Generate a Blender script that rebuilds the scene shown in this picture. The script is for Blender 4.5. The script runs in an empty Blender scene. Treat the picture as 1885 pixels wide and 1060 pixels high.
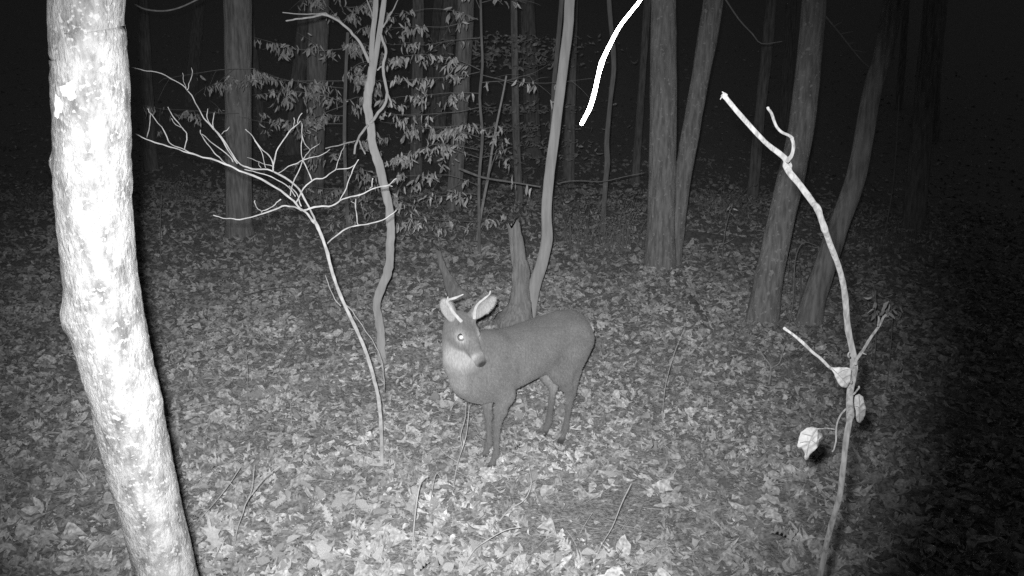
import bpy, math, random
import numpy as np
from mathutils import Vector, Euler, noise as mnoise

random.seed(7)
RNG = np.random.default_rng(11)
scene = bpy.context.scene
COL = scene.collection

# ------------------------------------------------------------------ camera
PITCH = math.radians(15.0)
CAM_H = 2.3
FOC = 1700.0                    # focal length in pixels of the 1885 wide photograph
CX, CY = 942.5, 530.0
cam_data = bpy.data.cameras.new("trail_camera")
cam = bpy.data.objects.new("trail_camera", cam_data)
COL.objects.link(cam)
cam.location = (0, 0, CAM_H)
cam.rotation_euler = (math.radians(90) - PITCH, 0, 0)
cam_data.sensor_width = 36.0
cam_data.lens = 36.0 * FOC / 1885.0
cam_data.clip_start = 0.05
cam_data.clip_end = 500.0
scene.camera = cam

# ------------------------------------------------------------------ night sky
world = bpy.data.worlds.new("World")
scene.world = world
world.use_nodes = True
bg = world.node_tree.nodes["Background"]
bg.inputs[0].default_value = (1, 1, 1, 1)
bg.inputs[1].default_value = 0.028

# ------------------------------------------------------------------ the camera's infrared flash
FLASH_POWER = 1480.0
FLASH_AIM = (800.0, 550.0)
FLASH_CONE = 63.5
flash_data = bpy.data.lights.new("infrared_flash", 'SPOT')
flash_data.energy = FLASH_POWER
flash_data.spot_size = math.radians(FLASH_CONE)
flash_data.spot_blend = 1.0
flash_data.shadow_soft_size = 0.018
flash = bpy.data.objects.new("infrared_flash", flash_data)
COL.objects.link(flash)
flash.location = (-0.03, 0.0, CAM_H + 0.045)

# ------------------------------------------------------------------ exposure
vs = scene.view_settings
vs.view_transform = 'Standard'
vs.look = 'None'
vs.exposure = 0.0
vs.gamma = 1.0
vs.use_curve_mapping = False
scene.cycles.max_bounces = 5
scene.cycles.diffuse_bounces = 2
scene.cycles.use_denoising = False

# ------------------------------------------------------------------ geometry of the view
CAM = Vector((0, 0, CAM_H))
RT = Vector((1, 0, 0))
FW = Vector((0, math.cos(PITCH), -math.sin(PITCH)))
UP = Vector((0, math.sin(PITCH), math.cos(PITCH)))


def ray(px, py):
    return RT * ((px - CX) / FOC) + UP * ((CY - py) / FOC) + FW


def at(px, py, D):
    """point seen at a pixel of the photograph, D metres in front of the camera tree"""
    d = ray(px, py)
    return CAM + d * (D / d.y)


def pxm(p):
    """metres per pixel at a world point"""
    return (p - CAM).dot(FW) / FOC


def sstep(a, b, x):
    t = np.clip((x - a) / (b - a), 0, 1)
    return t * t * (3 - 2 * t)


def H(x, y):
    """height of the forest floor"""
    z = 0.030 * np.sin(0.9 * x + 1.3) * np.sin(0.8 * y + 0.4) + 0.018 * np.sin(2.3 * x + 0.7 * y) * np.cos(1.7 * y - 0.6)
    z = z + 0.012 * np.sin(5.1 * x + 1.1) * np.sin(4.3 * y + 0.2)
    # the ground falls away to the right and gently beyond the big trunks
    z = z - 0.55 * sstep(1.6, 8.0, x - 0.12 * (y - 7.0)) * sstep(4.5, 9.0, y)
    z = z - 0.35 * sstep(12.0, 18.0, y)
    # wooded hillside closing the view
    z = z + 8.0 * sstep(18.0, 58.0, y)
    # low swell of an old log under the leaves, left of the deer
    t = np.clip(((x + 1.75) * 1.05 + (y - 5.9) * 0.75) / (1.05 ** 2 + 0.75 ** 2), 0, 1)
    d2 = (x + 1.75 - 1.05 * t) ** 2 + (y - 5.9 - 0.75 * t) ** 2
    z = z + 0.085 * np.exp(-d2 / 0.022)
    # root flare mound behind the deer
    z = z + 0.10 * np.exp(-(((x + 0.02) ** 2) / 0.25 + ((y - 7.6) ** 2) / 0.35))
    return z


def gh(x, y):
    return float(H(np.float64(x), np.float64(y)))


def gnd(px, py):
    """where the line of sight through a pixel meets the forest floor"""
    d = ray(px, py)
    t = 2.0
    while t < 60:
        p = CAM + d * t
        if p.z <= gh(p.x, p.y):
            break
        t += 0.02
    return CAM + d * t


flash.rotation_euler = (at(FLASH_AIM[0], FLASH_AIM[1], 5.0) - flash.location).to_track_quat('-Z', 'Y').to_euler()

# ------------------------------------------------------------------ materials (the flash is infrared: everything is grey)


def _nodes(name):
    m = bpy.data.materials.new(name)
    m.use_nodes = True
    nt = m.node_tree
    return m, nt, nt.nodes["Principled BSDF"], nt.nodes, nt.links


def g3(v):
    return (v, v, v, 1)


def grey_mat(name, lo, hi, scale=8.0, stretch=(1, 1, 1), bump=0.3, bump_scale=60.0, bump_dist=0.004, rough=0.9,
             detail=6.0, spots=None, spot_scale=14.0, spot_lo=0.60, island=0.0, ramp=(0.35, 0.65), drough=0.6, spec=0.15):
    m, nt, b, N, L = _nodes(name)
    tc = N.new('ShaderNodeTexCoord')
    mp = N.new('ShaderNodeMapping')
    mp.inputs['Scale'].default_value = stretch
    L.new(tc.outputs['Object'], mp.inputs[0])
    n1 = N.new('ShaderNodeTexNoise')
    n1.inputs['Scale'].default_value = scale
    n1.inputs['Detail'].default_value = detail
    n1.inputs['Roughness'].default_value = 0.62
    L.new(mp.outputs[0], n1.inputs['Vector'])
    cr = N.new('ShaderNodeValToRGB')
    cr.color_ramp.elements[0].position = ramp[0]
    cr.color_ramp.elements[1].position = ramp[1]
    cr.color_ramp.elements[0].color = g3(lo)
    cr.color_ramp.elements[1].color = g3(hi)
    L.new(n1.outputs['Fac'], cr.inputs[0])
    col = cr.outputs[0]
    if spots is not None:
        n2 = N.new('ShaderNodeTexNoise')
        n2.inputs['Scale'].default_value = spot_scale
        n2.inputs['Detail'].default_value = 5.0
        L.new(tc.outputs['Object'], n2.inputs['Vector'])
        c2 = N.new('ShaderNodeValToRGB')
        c2.color_ramp.elements[0].position = spot_lo
        c2.color_ramp.elements[1].position = spot_lo + 0.05
        L.new(n2.outputs['Fac'], c2.inputs[0])
        mx = N.new('ShaderNodeMixRGB')
        mx.inputs[2].default_value = g3(spots)
        L.new(c2.outputs[0], mx.inputs[0])
        L.new(col, mx.inputs[1])
        col = mx.outputs[0]
    if island > 0:
        ge = N.new('ShaderNodeNewGeometry')
        mr = N.new('ShaderNodeMapRange')
        mr.inputs['To Min'].default_value = 1.0 - island
        mr.inputs['To Max'].default_value = 1.0 + island * 0.75
        L.new(ge.outputs['Random Per Island'], mr.inputs['Value'])
        mx = N.new('ShaderNodeVectorMath')
        mx.operation = 'SCALE'
        L.new(col, mx.inputs[0])
        L.new(mr.outputs[0], mx.inputs['Scale'])
        col = mx.outputs[0]
    L.new(col, b.inputs['Base Color'])
    b.inputs['Roughness'].default_value = rough
    b.inputs['Specular IOR Level'].default_value = spec
    b.inputs['Diffuse Roughness'].default_value = drough
    if bump > 0:
        n3 = N.new('ShaderNodeTexNoise')
        n3.inputs['Scale'].default_value = bump_scale
        n3.inputs['Detail'].default_value = 8.0
        n3.inputs['Roughness'].default_value = 0.65
        L.new(mp.outputs[0], n3.inputs['Vector'])
        bp = N.new('ShaderNodeBump')
        bp.inputs['Strength'].default_value = bump
        bp.inputs['Distance'].default_value = bump_dist
        L.new(n3.outputs['Fac'], bp.inputs['Height'])
        L.new(bp.outputs[0], b.inputs['Normal'])
    return m


def rand_mat(name, lo, hi, rough=0.8, nscale=30.0, drough=0.5, spec=0.2, patch=False):
    """leaf material: tone differs from leaf to leaf (per loose piece and per object)"""
    m, nt, b, N, L = _nodes(name)
    ge = N.new('ShaderNodeNewGeometry')
    oi = N.new('ShaderNodeObjectInfo')
    ad = N.new('ShaderNodeMath')
    ad.operation = 'ADD'
    L.new(ge.outputs['Random Per Island'], ad.inputs[0])
    L.new(oi.outputs['Random'], ad.inputs[1])
    fr = N.new('ShaderNodeMath')
    fr.operation = 'FRACT'
    L.new(ad.outputs[0], fr.inputs[0])
    tc = N.new('ShaderNodeTexCoord')
    n1 = N.new('ShaderNodeTexNoise')
    n1.inputs['Scale'].default_value = nscale
    n1.inputs['Detail'].default_value = 6.0
    L.new(tc.outputs['Object'], n1.inputs['Vector'])
    mr = N.new('ShaderNodeMapRange')
    mr.inputs['To Min'].default_value = lo
    mr.inputs['To Max'].default_value = hi
    L.new(fr.outputs[0], mr.inputs['Value'])
    m2 = N.new('ShaderNodeMapRange')
    m2.inputs['From Min'].default_value = 0.3
    m2.inputs['From Max'].default_value = 0.7
    m2.inputs['To Min'].default_value = 0.5
    m2.inputs['To Max'].default_value = 1.3
    L.new(n1.outputs['Fac'], m2.inputs['Value'])
    mu = N.new('ShaderNodeMath')
    mu.operation = 'MULTIPLY'
    L.new(mr.outputs[0], mu.inputs[0])
    L.new(m2.outputs[0], mu.inputs[1])
    if patch:        # drier and damper patches of the floor
        n4 = N.new('ShaderNodeTexNoise')
        n4.inputs['Scale'].default_value = 1.6
        n4.inputs['Detail'].default_value = 5.0
        L.new(tc.outputs['Object'], n4.inputs['Vector'])
        m4 = N.new('ShaderNodeMapRange')
        m4.inputs['From Min'].default_value = 0.35
        m4.inputs['From Max'].default_value = 0.65
        m4.inputs['To Min'].default_value = 0.74
        m4.inputs['To Max'].default_value = 1.12
        L.new(n4.outputs['Fac'], m4.inputs['Value'])
        mm = N.new('ShaderNodeMath')
        mm.operation = 'MULTIPLY'
        L.new(mu.outputs[0], mm.inputs[0])
        L.new(m4.outputs[0], mm.inputs[1])
        mu = mm
    cc = N.new('ShaderNodeCombineColor')
    for i in range(3):
        L.new(mu.outputs[0], cc.inputs[i])
    L.new(cc.outputs[0], b.inputs['Base Color'])
    b.inputs['Roughness'].default_value = rough
    b.inputs['Specular IOR Level'].default_value = spec
    b.inputs['Diffuse Roughness'].default_value = drough
    return m


M_SOIL = grey_mat("forest_soil", 0.12, 0.42, scale=48.0, bump=0.9, bump_scale=70.0, bump_dist=0.02, detail=9)
M_LITTER = rand_mat("dry_leaf_litter", 0.20, 0.66, nscale=55.0, patch=True)
M_PALELEAF = rand_mat("pale_fallen_leaf", 0.32, 0.56, nscale=45)
M_BEECHLEAF = rand_mat("dry_beech_leaf", 0.28, 0.68, nscale=40)
M_BRIGHTLEAF = rand_mat("pale_beech_leaf", 0.36, 0.80, nscale=40)
M_FARLEAF = rand_mat("far_beech_leaf", 0.2, 0.45, nscale=40)
M_SAPLEAF = grey_mat("pale_sapling_leaf", 0.18, 0.29, scale=60.0, detail=8, bump=0.4, bump_scale=120.0, bump_dist=0.004, rough=0.8, drough=0.0)
M_VEIN = grey_mat("leaf_vein", 0.11, 0.17, scale=60.0, bump=0.0)
M_OAKLEAF = grey_mat("pale_oak_leaf", 0.45, 0.66, scale=50.0, detail=8, bump=0.6, bump_scale=120.0, bump_dist=0.004, rough=0.8)
M_FORETREE = grey_mat("pale_mottled_bark", 0.11, 0.33, scale=30.0, stretch=(1, 1, 0.45), bump=1.0, bump_scale=150.0, bump_dist=0.007, drough=0.0,
                      spots=0.34, spot_scale=90.0, spot_lo=0.56, ramp=(0.34, 0.62), detail=14)
M_LICHEN = grey_mat("pale_lichen", 0.36, 0.46, scale=60.0, bump=0.5, bump_scale=140.0, bump_dist=0.002)
M_BARK = grey_mat("grey_bark", 0.19, 0.42, scale=14.0, stretch=(2.2, 2.2, 0.3), detail=9, bump=0.9, bump_scale=40.0, bump_dist=0.02)
M_BARKSPOT = grey_mat("lichened_bark", 0.19, 0.40, scale=16.0, stretch=(2.2, 2.2, 0.35), detail=9, bump=0.9, bump_scale=45.0, bump_dist=0.02,
                      spots=0.46, spot_scale=30.0, spot_lo=0.61)
M_SMOOTHBARK = grey_mat("smooth_grey_bark", 0.36, 0.50, scale=14.0, stretch=(2, 2, 0.25), bump=0.5, bump_scale=60.0, bump_dist=0.01)
M_DEADWOOD = grey_mat("weathered_dead_wood", 0.22, 0.40, scale=18.0, stretch=(3, 3, 0.22), bump=0.9, bump_scale=40.0, bump_dist=0.015)
M_PALETWIG = grey_mat("pale_twig_bark", 0.32, 0.54, scale=20.0, bump=0.3, bump_scale=100.0, bump_dist=0.002)
M_WHITETWIG = grey_mat("bleached_branch", 0.55, 0.72, scale=40.0, bump=0.3, bump_scale=140.0, bump_dist=0.002)
M_SAPSTEM = grey_mat("streaked_sapling_bark", 0.11, 0.21, scale=90.0, stretch=(1.5, 1.5, 0.35), bump=0.6, bump_scale=110.0, bump_dist=0.002,
                     ramp=(0.38, 0.6))
M_TWIG = grey_mat("brown_twig_bark", 0.30, 0.45, scale=30.0, bump=0.3, bump_scale=100.0, bump_dist=0.002)
M_DARKTWIG = grey_mat("dark_wet_wood", 0.09, 0.20, scale=20.0, bump=0.5, bump_scale=60.0, bump_dist=0.01)
M_DIMSTEM = grey_mat("thin_stem_bark", 0.20, 0.32, scale=14.0, stretch=(2, 2, 0.4), bump=0.4, bump_scale=60.0, bump_dist=0.01)

# ------------------------------------------------------------------ object helpers


def link(name, me, parent=None, loc=(0, 0, 0)):
    o = bpy.data.objects.new(name, me)
    COL.objects.link(o)
    o.location = loc
    if parent is not None:
        o.parent = parent
    return o


def tag(o, label=None, cat=None, group=None, kind=None):
    if label:
        o["label"] = label
    if cat:
        o["category"] = cat
    if group:
        o["group"] = group
    if kind:
        o["kind"] = kind
    return o


def thing(name, loc, label, cat, group=None):
    return tag(link(name, None, None, loc), label, cat, group)


def mesh(name, verts, faces, mat, smooth=True):
    me = bpy.data.meshes.new(name)
    me.from_pydata([tuple(v) for v in verts], [], faces)
    me.materials.append(mat)
    if smooth:
        me.polygons.foreach_set("use_smooth", np.ones(len(me.polygons), dtype=bool))
    me.update()
    return me


def np_mesh(name, V, quads, mat, smooth=True):
    """V (n,3); quads (m,4) with quads[:,3] == -1 for triangles"""
    me = bpy.data.meshes.new(name)
    V = np.ascontiguousarray(V, dtype=np.float32)
    tri = quads[:, 3] < 0
    cnt = np.where(tri, 3, 4).astype(np.int32)
    start = np.concatenate([[0], np.cumsum(cnt)[:-1]]).astype(np.int32)
    flat = quads.reshape(-1)
    flat = flat[flat >= 0].astype(np.int32)
    me.vertices.add(len(V))
    me.vertices.foreach_set("co", V.reshape(-1))
    me.loops.add(len(flat))
    me.loops.foreach_set("vertex_index", flat)
    me.polygons.add(len(cnt))
    me.polygons.foreach_set("loop_start", start)
    me.polygons.foreach_set("use_smooth", np.full(len(cnt), smooth))
    me.materials.append(mat)
    me.update(calc_edges=True)
    me.validate()
    return me


def catmull(pts, rad, sub):
    n = len(pts)
    if n == 2:
        sub = max(sub, 2)
        return ([pts[0].lerp(pts[1], i / sub) for i in range(sub + 1)], [rad[0] + (rad[1] - rad[0]) * i / sub for i in range(sub + 1)])
    P, Rr = [], []
    for i in range(n - 1):
        p0 = pts[i - 1] if i else pts[0] * 2 - pts[1]
        p1, p2 = pts[i], pts[i + 1]
        p3 = pts[i + 2] if i + 2 < n else pts[-1] * 2 - pts[-2]
        for k in range(sub):
            t = k / sub
            P.append(0.5 * ((2 * p1) + (p2 - p0) * t + (2 * p0 - 5 * p1 + 4 * p2 - p3) * t * t + (3 * p1 - p0 - 3 * p2 + p3) * t ** 3))
            Rr.append(rad[i] + (rad[i + 1] - rad[i]) * t)
    P.append(pts[-1].copy())
    Rr.append(rad[-1])
    return P, Rr


def tube(pts, rad, seg=8, sub=4, lump=0.0, lscale=10.0, cap=True, seed=0, jit=0.0):
    pts = [Vector(p) for p in pts]
    P, Rr = catmull(pts, list(rad), sub)
    if jit:
        sv = Vector((seed * 1.7, seed * .9, seed * 2.3))
        P = [p if i in (0, len(P) - 1) else p + Vector((mnoise.noise(p * 22 + sv), mnoise.noise(p * 22 + sv * 2), mnoise.noise(p * 22 - sv))) * jit for i, p in enumerate(P)]
    V, Fc = [], []
    t0 = (P[1] - P[0]).normalized()
    ref = Vector((0, 1, 0)) if abs(t0.y) < 0.9 else Vector((1, 0, 0))
    u = t0.cross(ref).normalized()
    off = Vector((seed * 3.17, seed * 1.31, seed * 2.07))
    for i, p in enumerate(P):
        t = (P[min(i + 1, len(P) - 1)] - P[max(i - 1, 0)]).normalized()
        u = (u - t * u.dot(t)).normalized()
        v = t.cross(u)
        r = Rr[i]
        for k in range(seg):
            a = 2 * math.pi * k / seg
            d = u * math.cos(a) + v * math.sin(a)
            rr = r
            if lump:
                q = p + d * r
                rr = r * (1 + lump * mnoise.fractal(q * lscale + off, 1.0, 2.1, 4))
            V.append(p + d * rr)
    for i in range(len(P) - 1):
        for k in range(seg):
            a, b = i * seg + k, i * seg + (k + 1) % seg
            Fc.append((a, b, b + seg, a + seg))
    if cap:
        for end, s in ((0, -1), (len(P) - 1, 1)):
            t = (P[1] - P[0]).normalized() if end == 0 else (P[-1] - P[-2]).normalized()
            c = len(V)
            V.append(P[end] + t * s * Rr[end] * 0.45)
            for k in range(seg):
                a, b = end * seg + k, end * seg + (k + 1) % seg
                Fc.append((c, b, a) if s < 0 else (c, a, b))
    return V, Fc


def part(name, VF, mat, parent, smooth=True):
    """a child mesh given in world coordinates"""
    o = parent
    base = Vector((0, 0, 0))
    while o is not None:
        base += o.location
        o = o.parent
    V = [v - base for v in VF[0]]
    return link(name, mesh(name, V, VF[1], mat, smooth), parent)


def solo(name, VF, mat, origin, label, cat, group=None):
    origin = Vector(origin)
    V = [v - origin for v in VF[0]]
    return tag(link(name, mesh(name, V, VF[1], mat), None, origin), label, cat, group)


# ------------------------------------------------------------------ the setting: forest floor
def grid_axis(pieces):
    out = [pieces[0][0]]
    for a, b, st in pieces:
        n = max(1, int(round((b - a) / st)))
        out += list(a + (b - a) * (np.arange(n) + 1) / n)
    return np.array(out)


gx = grid_axis([(-90, -14, 6), (-14, -5, 0.5), (-5, 5, 0.06), (5, 14, 0.5), (14, 90, 6)])
gy = grid_axis([(-40, 0, 4), (0, 3, 0.25), (3, 9, 0.05), (9, 16, 0.12), (16, 40, 1.0), (40, 140, 6)])
GX, GY = np.meshgrid(gx, gy, indexing='ij')
GZ = H(GX, GY)
near = (np.abs(GX) < 5) & (GY > 3) & (GY < 12)
GZ = GZ + np.where(near, RNG.normal(0, 0.006, GZ.shape), 0)
nx, ny = GX.shape
idx = np.arange(nx * ny).reshape(nx, ny)
Q = np.stack([idx[:-1, :-1], idx[1:, :-1], idx[1:, 1:], idx[:-1, 1:]], -1).reshape(-1, 4)
ground = link("ground", np_mesh("ground", np.stack([GX, GY, GZ], -1).reshape(-1, 3), Q, M_SOIL))
tag(ground, "forest floor of dark soil and crumbled leaves", kind="structure")


# ------------------------------------------------------------------ leaves
def leaf_profile(kind):
    """stations along the leaf (0..1) and half width at each, unit length"""
    if kind == 'oak':
        u = np.array([0, .10, .20, .29, .38, .47, .57, .66, .76, .85, .93, 1.0])
        w = np.array([.02, .07, .20, .09, .29, .12, .33, .13, .28, .12, .14, .01])
    elif kind == 'red_oak':
        u = np.array([0, .14, .26, .34, .48, .56, .70, .78, .88, 1.0])
        w = np.array([.02, .05, .30, .08, .38, .09, .30, .08, .12, .0])
    elif kind == 'oval':
        u = np.array([0, .12, .3, .5, .7, .88, 1.0])
        w = np.array([.02, .17, .29, .32, .25, .11, .0])
    elif kind == 'long':
        u = np.array([0, .2, .45, .7, 1.0])
        w = np.array([.02, .15, .20, .14, .0])
    elif kind == 'beech':
        u = np.array([0, .18, .45, .75, 1.0])
        w = np.array([.02, .11, .145, .10, .0])
    else:  # small fragment
        u = np.array([0, .35, .7, 1.0])
        w = np.array([.10, .3, .22, .05])
    return u, w


def leaf_mesh(kind, rng, curl=0.5, fold=0.4, bend=0.4, twist=0.3):
    """unit-length leaf along +X, normal +Z; returns V (n,3), Q (m,4)"""
    u, w = leaf_profile(kind)
    n = len(u)
    wl = w * rng.uniform(.8, 1.2, n)
    wr = w * rng.uniform(.8, 1.2, n)
    b = rng.normal(0, bend)
    c1, c2 = rng.normal(0, curl, 2)
    fo = rng.normal(0, fold)
    tw = rng.normal(0, twist)
    V = []
    for i in range(n):
        side = .03 * math.sin(u[i] * 5 + c1 * 4)
        for s, ww in ((-1, wl[i]), (0, 0), (1, wr[i])):
            y = s * ww
            z = fo * abs(y) + (c1 if s < 0 else c2) * y * y * 2.2 + b * (u[i] - .5) ** 2 + tw * (u[i] - .5) * y * 1.5
            V.append((u[i] + (.08 * abs(y) if s else 0), y * (1 - .3 * abs(fo)) + side, z))
    Qs = []
    for i in range(n - 1):
        a = i * 3
        Qs += [(a, a + 1, a + 4, a + 3), (a + 1, a + 2, a + 5, a + 4)]
    return np.array(V), np.array(Qs)


def frames(rng, n, tilt):
    """random rotation matrices for leaves lying on the ground with a given tilt spread"""
    yaw = rng.uniform(0, 2 * np.pi, n)
    th = np.abs(rng.normal(0, tilt, n))
    ph = rng.uniform(0, 2 * np.pi, n)
    nrm = np.stack([np.sin(th) * np.cos(ph), np.sin(th) * np.sin(ph), np.cos(th)], -1)
    x = np.stack([np.cos(yaw), np.sin(yaw), np.zeros(n)], -1)
    x = x - nrm * np.sum(x * nrm, -1, keepdims=True)
    x /= np.linalg.norm(x, axis=-1, keepdims=True)
    y = np.cross(nrm, x)
    return x, y, nrm


def litter_block(rng, pos, size, kinds, tilt, variants=10, lift=0.01):
    """many leaves as one vertex/face array"""
    vs_, qs_ = [], []
    base = 0
    n = len(pos)
    var = []
    for k, kd in enumerate(kinds):
        for _ in range(variants):
            var.append(leaf_mesh(kd, rng, .9, .6, .7, .6))
    pick = rng.integers(0, len(var), n)
    x, y, nz = frames(rng, n, tilt)
    for vi, (V, Qv) in enumerate(var):
        s = np.nonzero(pick == vi)[0]
        if len(s) == 0:
            continue
        Vc = V - np.array([0.5, 0, 0])
        W = (Vc[None, :, 0:1] * x[s][:, None, :] + Vc[None, :, 1:2] * y[s][:, None, :] + Vc[None, :, 2:3] * nz[s][:, None, :]) * size[s][:, None, None]
        W = W + pos[s][:, None, :]
        nv = len(V)
        vs_.append(W.reshape(-1, 3))
        off = base + np.arange(len(s)) * nv
        qs_.append((Qv[None] + off[:, None, None]).reshape(-1, 4))
        base += nv * len(s)
    return np.concatenate(vs_), np.concatenate(qs_)


def litter_positions(rng, y0, y1, dens, slack=1.25, xlim=None):
    """evenly scattered over the part of the floor the camera looks at"""
    n = int(dens * (y1 - y0) * (2 * slack * 0.58 * (y0 + y1) / 2 + 1.2))
    y = rng.uniform(y0, y1, n)
    hw = slack * 0.58 * y + 0.6
    x = rng.uniform(-1, 1, n) * hw
    return x, y


# the scraped patch right of the deer's feet where fine debris shows
def scrape(x, y):
    a = np.exp(-(((x - 0.45) / 0.55) ** 2 + ((y - 4.18) / 0.45) ** 2))
    b = 0.5 + 0.5 * np.sin(3.1 * x + 1.7 * np.sin(2.3 * y)) * np.sin(2.7 * y + 1.1)
    return np.clip(1.0 - 0.95 * a - 0.30 * b, 0.04, 1)


LV, LQ, nb = [], [], 0
for (y0, y1, dens, kinds, smin, smax, tilt) in [
        (0.6, 3.0, 160, ['oak', 'oval'], .06, .11, .45),
        (3.0, 4.8, 400, ['oak', 'oval', 'oval', 'long', 'long', 'oak', 'red_oak', 'oval'], .06, .13, .60),
        (3.0, 6.0, 900, ['frag', 'long', 'long'], .018, .05, .85),
        (4.6, 7.0, 430, ['oak', 'oval', 'long', 'long'], .045, .10, .68),
        (6.0, 9.0, 520, ['frag', 'long'], .02, .05, .8),
        (7.0, 10.5, 380, ['oval', 'long'], .045, .10, .70),
        (10.5, 16.0, 140, ['long'], .06, .12, .75),
        (15.5, 18.0, 50, ['frag'], .07, .13, .7),
        (18.0, 22.0, 26, ['frag'], .07, .13, .8),
        (22.0, 27.0, 12, ['frag'], .07, .13, .8),
        (27.0, 34.0, 5, ['frag'], .07, .13, .8)]:
    x, y = litter_positions(RNG, y0, y1, dens)
    keep = RNG.uniform(0, 1, len(x)) < (scrape(x, y) if smax > .05 else .12 + .88 * scrape(x, y))
    x, y = x[keep], y[keep]
    sz = RNG.uniform(smin, smax, len(x)) * np.where(RNG.uniform(0, 1, len(x)) < .1, 1.25, 1.0)
    z = H(x, y) + RNG.uniform(0.004, 0.035, len(x))
    V, Qs = litter_block(RNG, np.stack([x, y, z], -1), sz, kinds, tilt)
    LV.append(V)
    LQ.append(Qs + nb)
    nb += len(V)
litter = link("leaf_litter", np_mesh("leaf_litter", np.concatenate(LV), np.concatenate(LQ), M_LITTER, smooth=False))
tag(litter, "layer of dry curled leaves covering the forest floor", kind="stuff")

# fine twigs lying in the leaves
tv, tq, nb = [], [], 0
for _ in range(1500):
    yy = RNG.uniform(3.1, 10.0)
    xx = RNG.uniform(-1, 1) * (0.66 * yy + .4)
    a = RNG.uniform(0, math.pi)
    ln = RNG.uniform(.04, .22)
    r = RNG.uniform(.0012, .003)
    tl = RNG.normal(0, .16)
    c = np.array([xx, yy, gh(xx, yy) + .03])
    d = np.array([math.cos(a) * math.cos(tl), math.sin(a) * math.cos(tl), math.sin(tl)])
    sdir = np.array([-math.sin(a), math.cos(a), 0])
    u3 = np.cross(d, sdir)
    bow = RNG.normal(0, .12) * ln
    for k, tt in enumerate((-.5, 0, .5)):
        pc = c + d * ln * tt + sdir * (bow if k == 1 else 0)
        for j in range(3):
            an = j * 2.094
            tv.append(pc + (sdir * math.cos(an) + u3 * math.sin(an)) * r * (1.1 - .4 * tt))
    for k in range(2):
        for j in range(3):
            a0, a1 = nb + k * 3 + j, nb + k * 3 + (j + 1) % 3
            tq.append((a0, a1, a1 + 3, a0 + 3))
    nb += 9
tw = link("twig_litter", np_mesh("twig_litter", np.array(tv), np.array(tq), M_TWIG))
tag(tw, "thin broken twigs strewn among the fallen leaves", kind="stuff")


# ------------------------------------------------------------------ trees
def tree_points(spec, D, base_py, lean=0.0, top_z=7.5, flare=1.35):
    """spec: (px, py, width px) from the top of the picture down to the base; continues above the frame"""
    pts, rad = [], []
    spec = sorted(spec, key=lambda s: s[1])
    for px, py, w in spec:
        f_ = (base_py - py) / max(base_py, 1)
        p = at(px, py, D + lean * f_)
        pts.append(p)
        rad.append(max(.004, w * .5 * pxm(p)))
    d = (pts[0] - pts[min(2, len(pts) - 1)]).normalized()
    d = (d + Vector((0, 0, .6))).normalized()
    ext = max(.5, (top_z - pts[0].z) / max(d.z, .3))
    up = [pts[0] + d * ext * k + Vector((random.uniform(-.1, .1), random.uniform(-.1, .1), 0)) * k for k in (1.0, .66, .33)]
    r0 = rad[0]
    pts = up + pts
    rad = [r0 * .45, r0 * .7, r0 * .88] + rad
    b = pts[-1].copy()
    d2 = (pts[-1] - pts[-2])
    b2 = Vector((b.x + d2.x * .2, b.y, gh(b.x, b.y) - .12))
    if b.z > b2.z + .05:
        pts.append(b2)
        rad.append(rad[-1] * flare)
    pts.reverse()
    rad.reverse()
    return pts, rad


def limbs(t, pts, rad, mat, n=3, name="limb"):
    """bare limbs above the top of the picture"""
    tip, r = pts[-1], rad[-1]
    for k in range(n):
        a = 2 * math.pi * k / n + random.uniform(-.5, .5)
        s = pts[-2].lerp(pts[-1], .3 + .6 * k / n)
        d = Vector((math.cos(a), math.sin(a), .9)).normalized()
        L = 1.6 * max(.4, r / .06)
        q = [s, s + d * L * .5 + Vector((0, 0, .1 * L)), s + d * L + Vector((0, 0, .35 * L))]
        part(name, tube(q, [r * .7, r * .45, r * .12], 6, 3), mat, t)


def make_tree(name, spec, label, mat, D=None, group=None, seg=14, sub=5, lump=.10, lscale=5.0, lean=0.0, nl=3, top_z=7.5, flare=1.35, cat="tree"):
    bpx, bpy_, _ = max(spec, key=lambda s: s[1])
    g = gnd(bpx, bpy_) if D is None else at(bpx, bpy_, D)
    D = g.y
    pts, rad = tree_points(spec, D, bpy_, lean, top_z, flare)
    base = Vector((pts[0].x, pts[0].y, gh(pts[0].x, pts[0].y)))
    t = thing(name, base, label, cat, group)
    part("trunk", tube(pts, rad, seg, sub, lump, lscale, seed=random.random() * 9), mat, t)
    if nl:
        limbs(t, pts, rad, mat, nl)
    return t, pts, rad


BGT = "trunks in the dark wood behind the deer"
make_tree("tree", [(437, -20, 51), (438, 120, 49), (439, 260, 47), (440, 390, 48), (441, 432, 54)],
          "straight thick grey trunk standing behind the pale branching sapling on the left", M_BARK, group=BGT, seg=22, lump=.05)
make_tree("tree", [(587, -20, 40), (582, 150, 36), (579, 300, 36), (578, 372, 40)],
          "dim straight trunk hidden behind the hanging beech leaves left of the forked thin tree", M_BARK, D=14.5, group=BGT)
make_tree("tree", [(858, -20, 31), (854, 90, 31), (848, 181, 31), (842, 280, 27), (835, 380, 30)],
          "dim trunk leaning right behind the beech leaves, left of the two thin crossing stems", M_BARK, D=13.2, group=BGT)
make_tree("tree", [(1120, -20, 8), (1130, 110, 9), (1124, 180, 8), (1117, 260, 9), (1118, 300, 11), (1114, 345, 9), (1110, 425, 10)],
          "thin crooked grey trunk standing under the white hanging branch", M_DIMSTEM, D=11.2, group=BGT, seg=10, lump=.2, nl=2)

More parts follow.
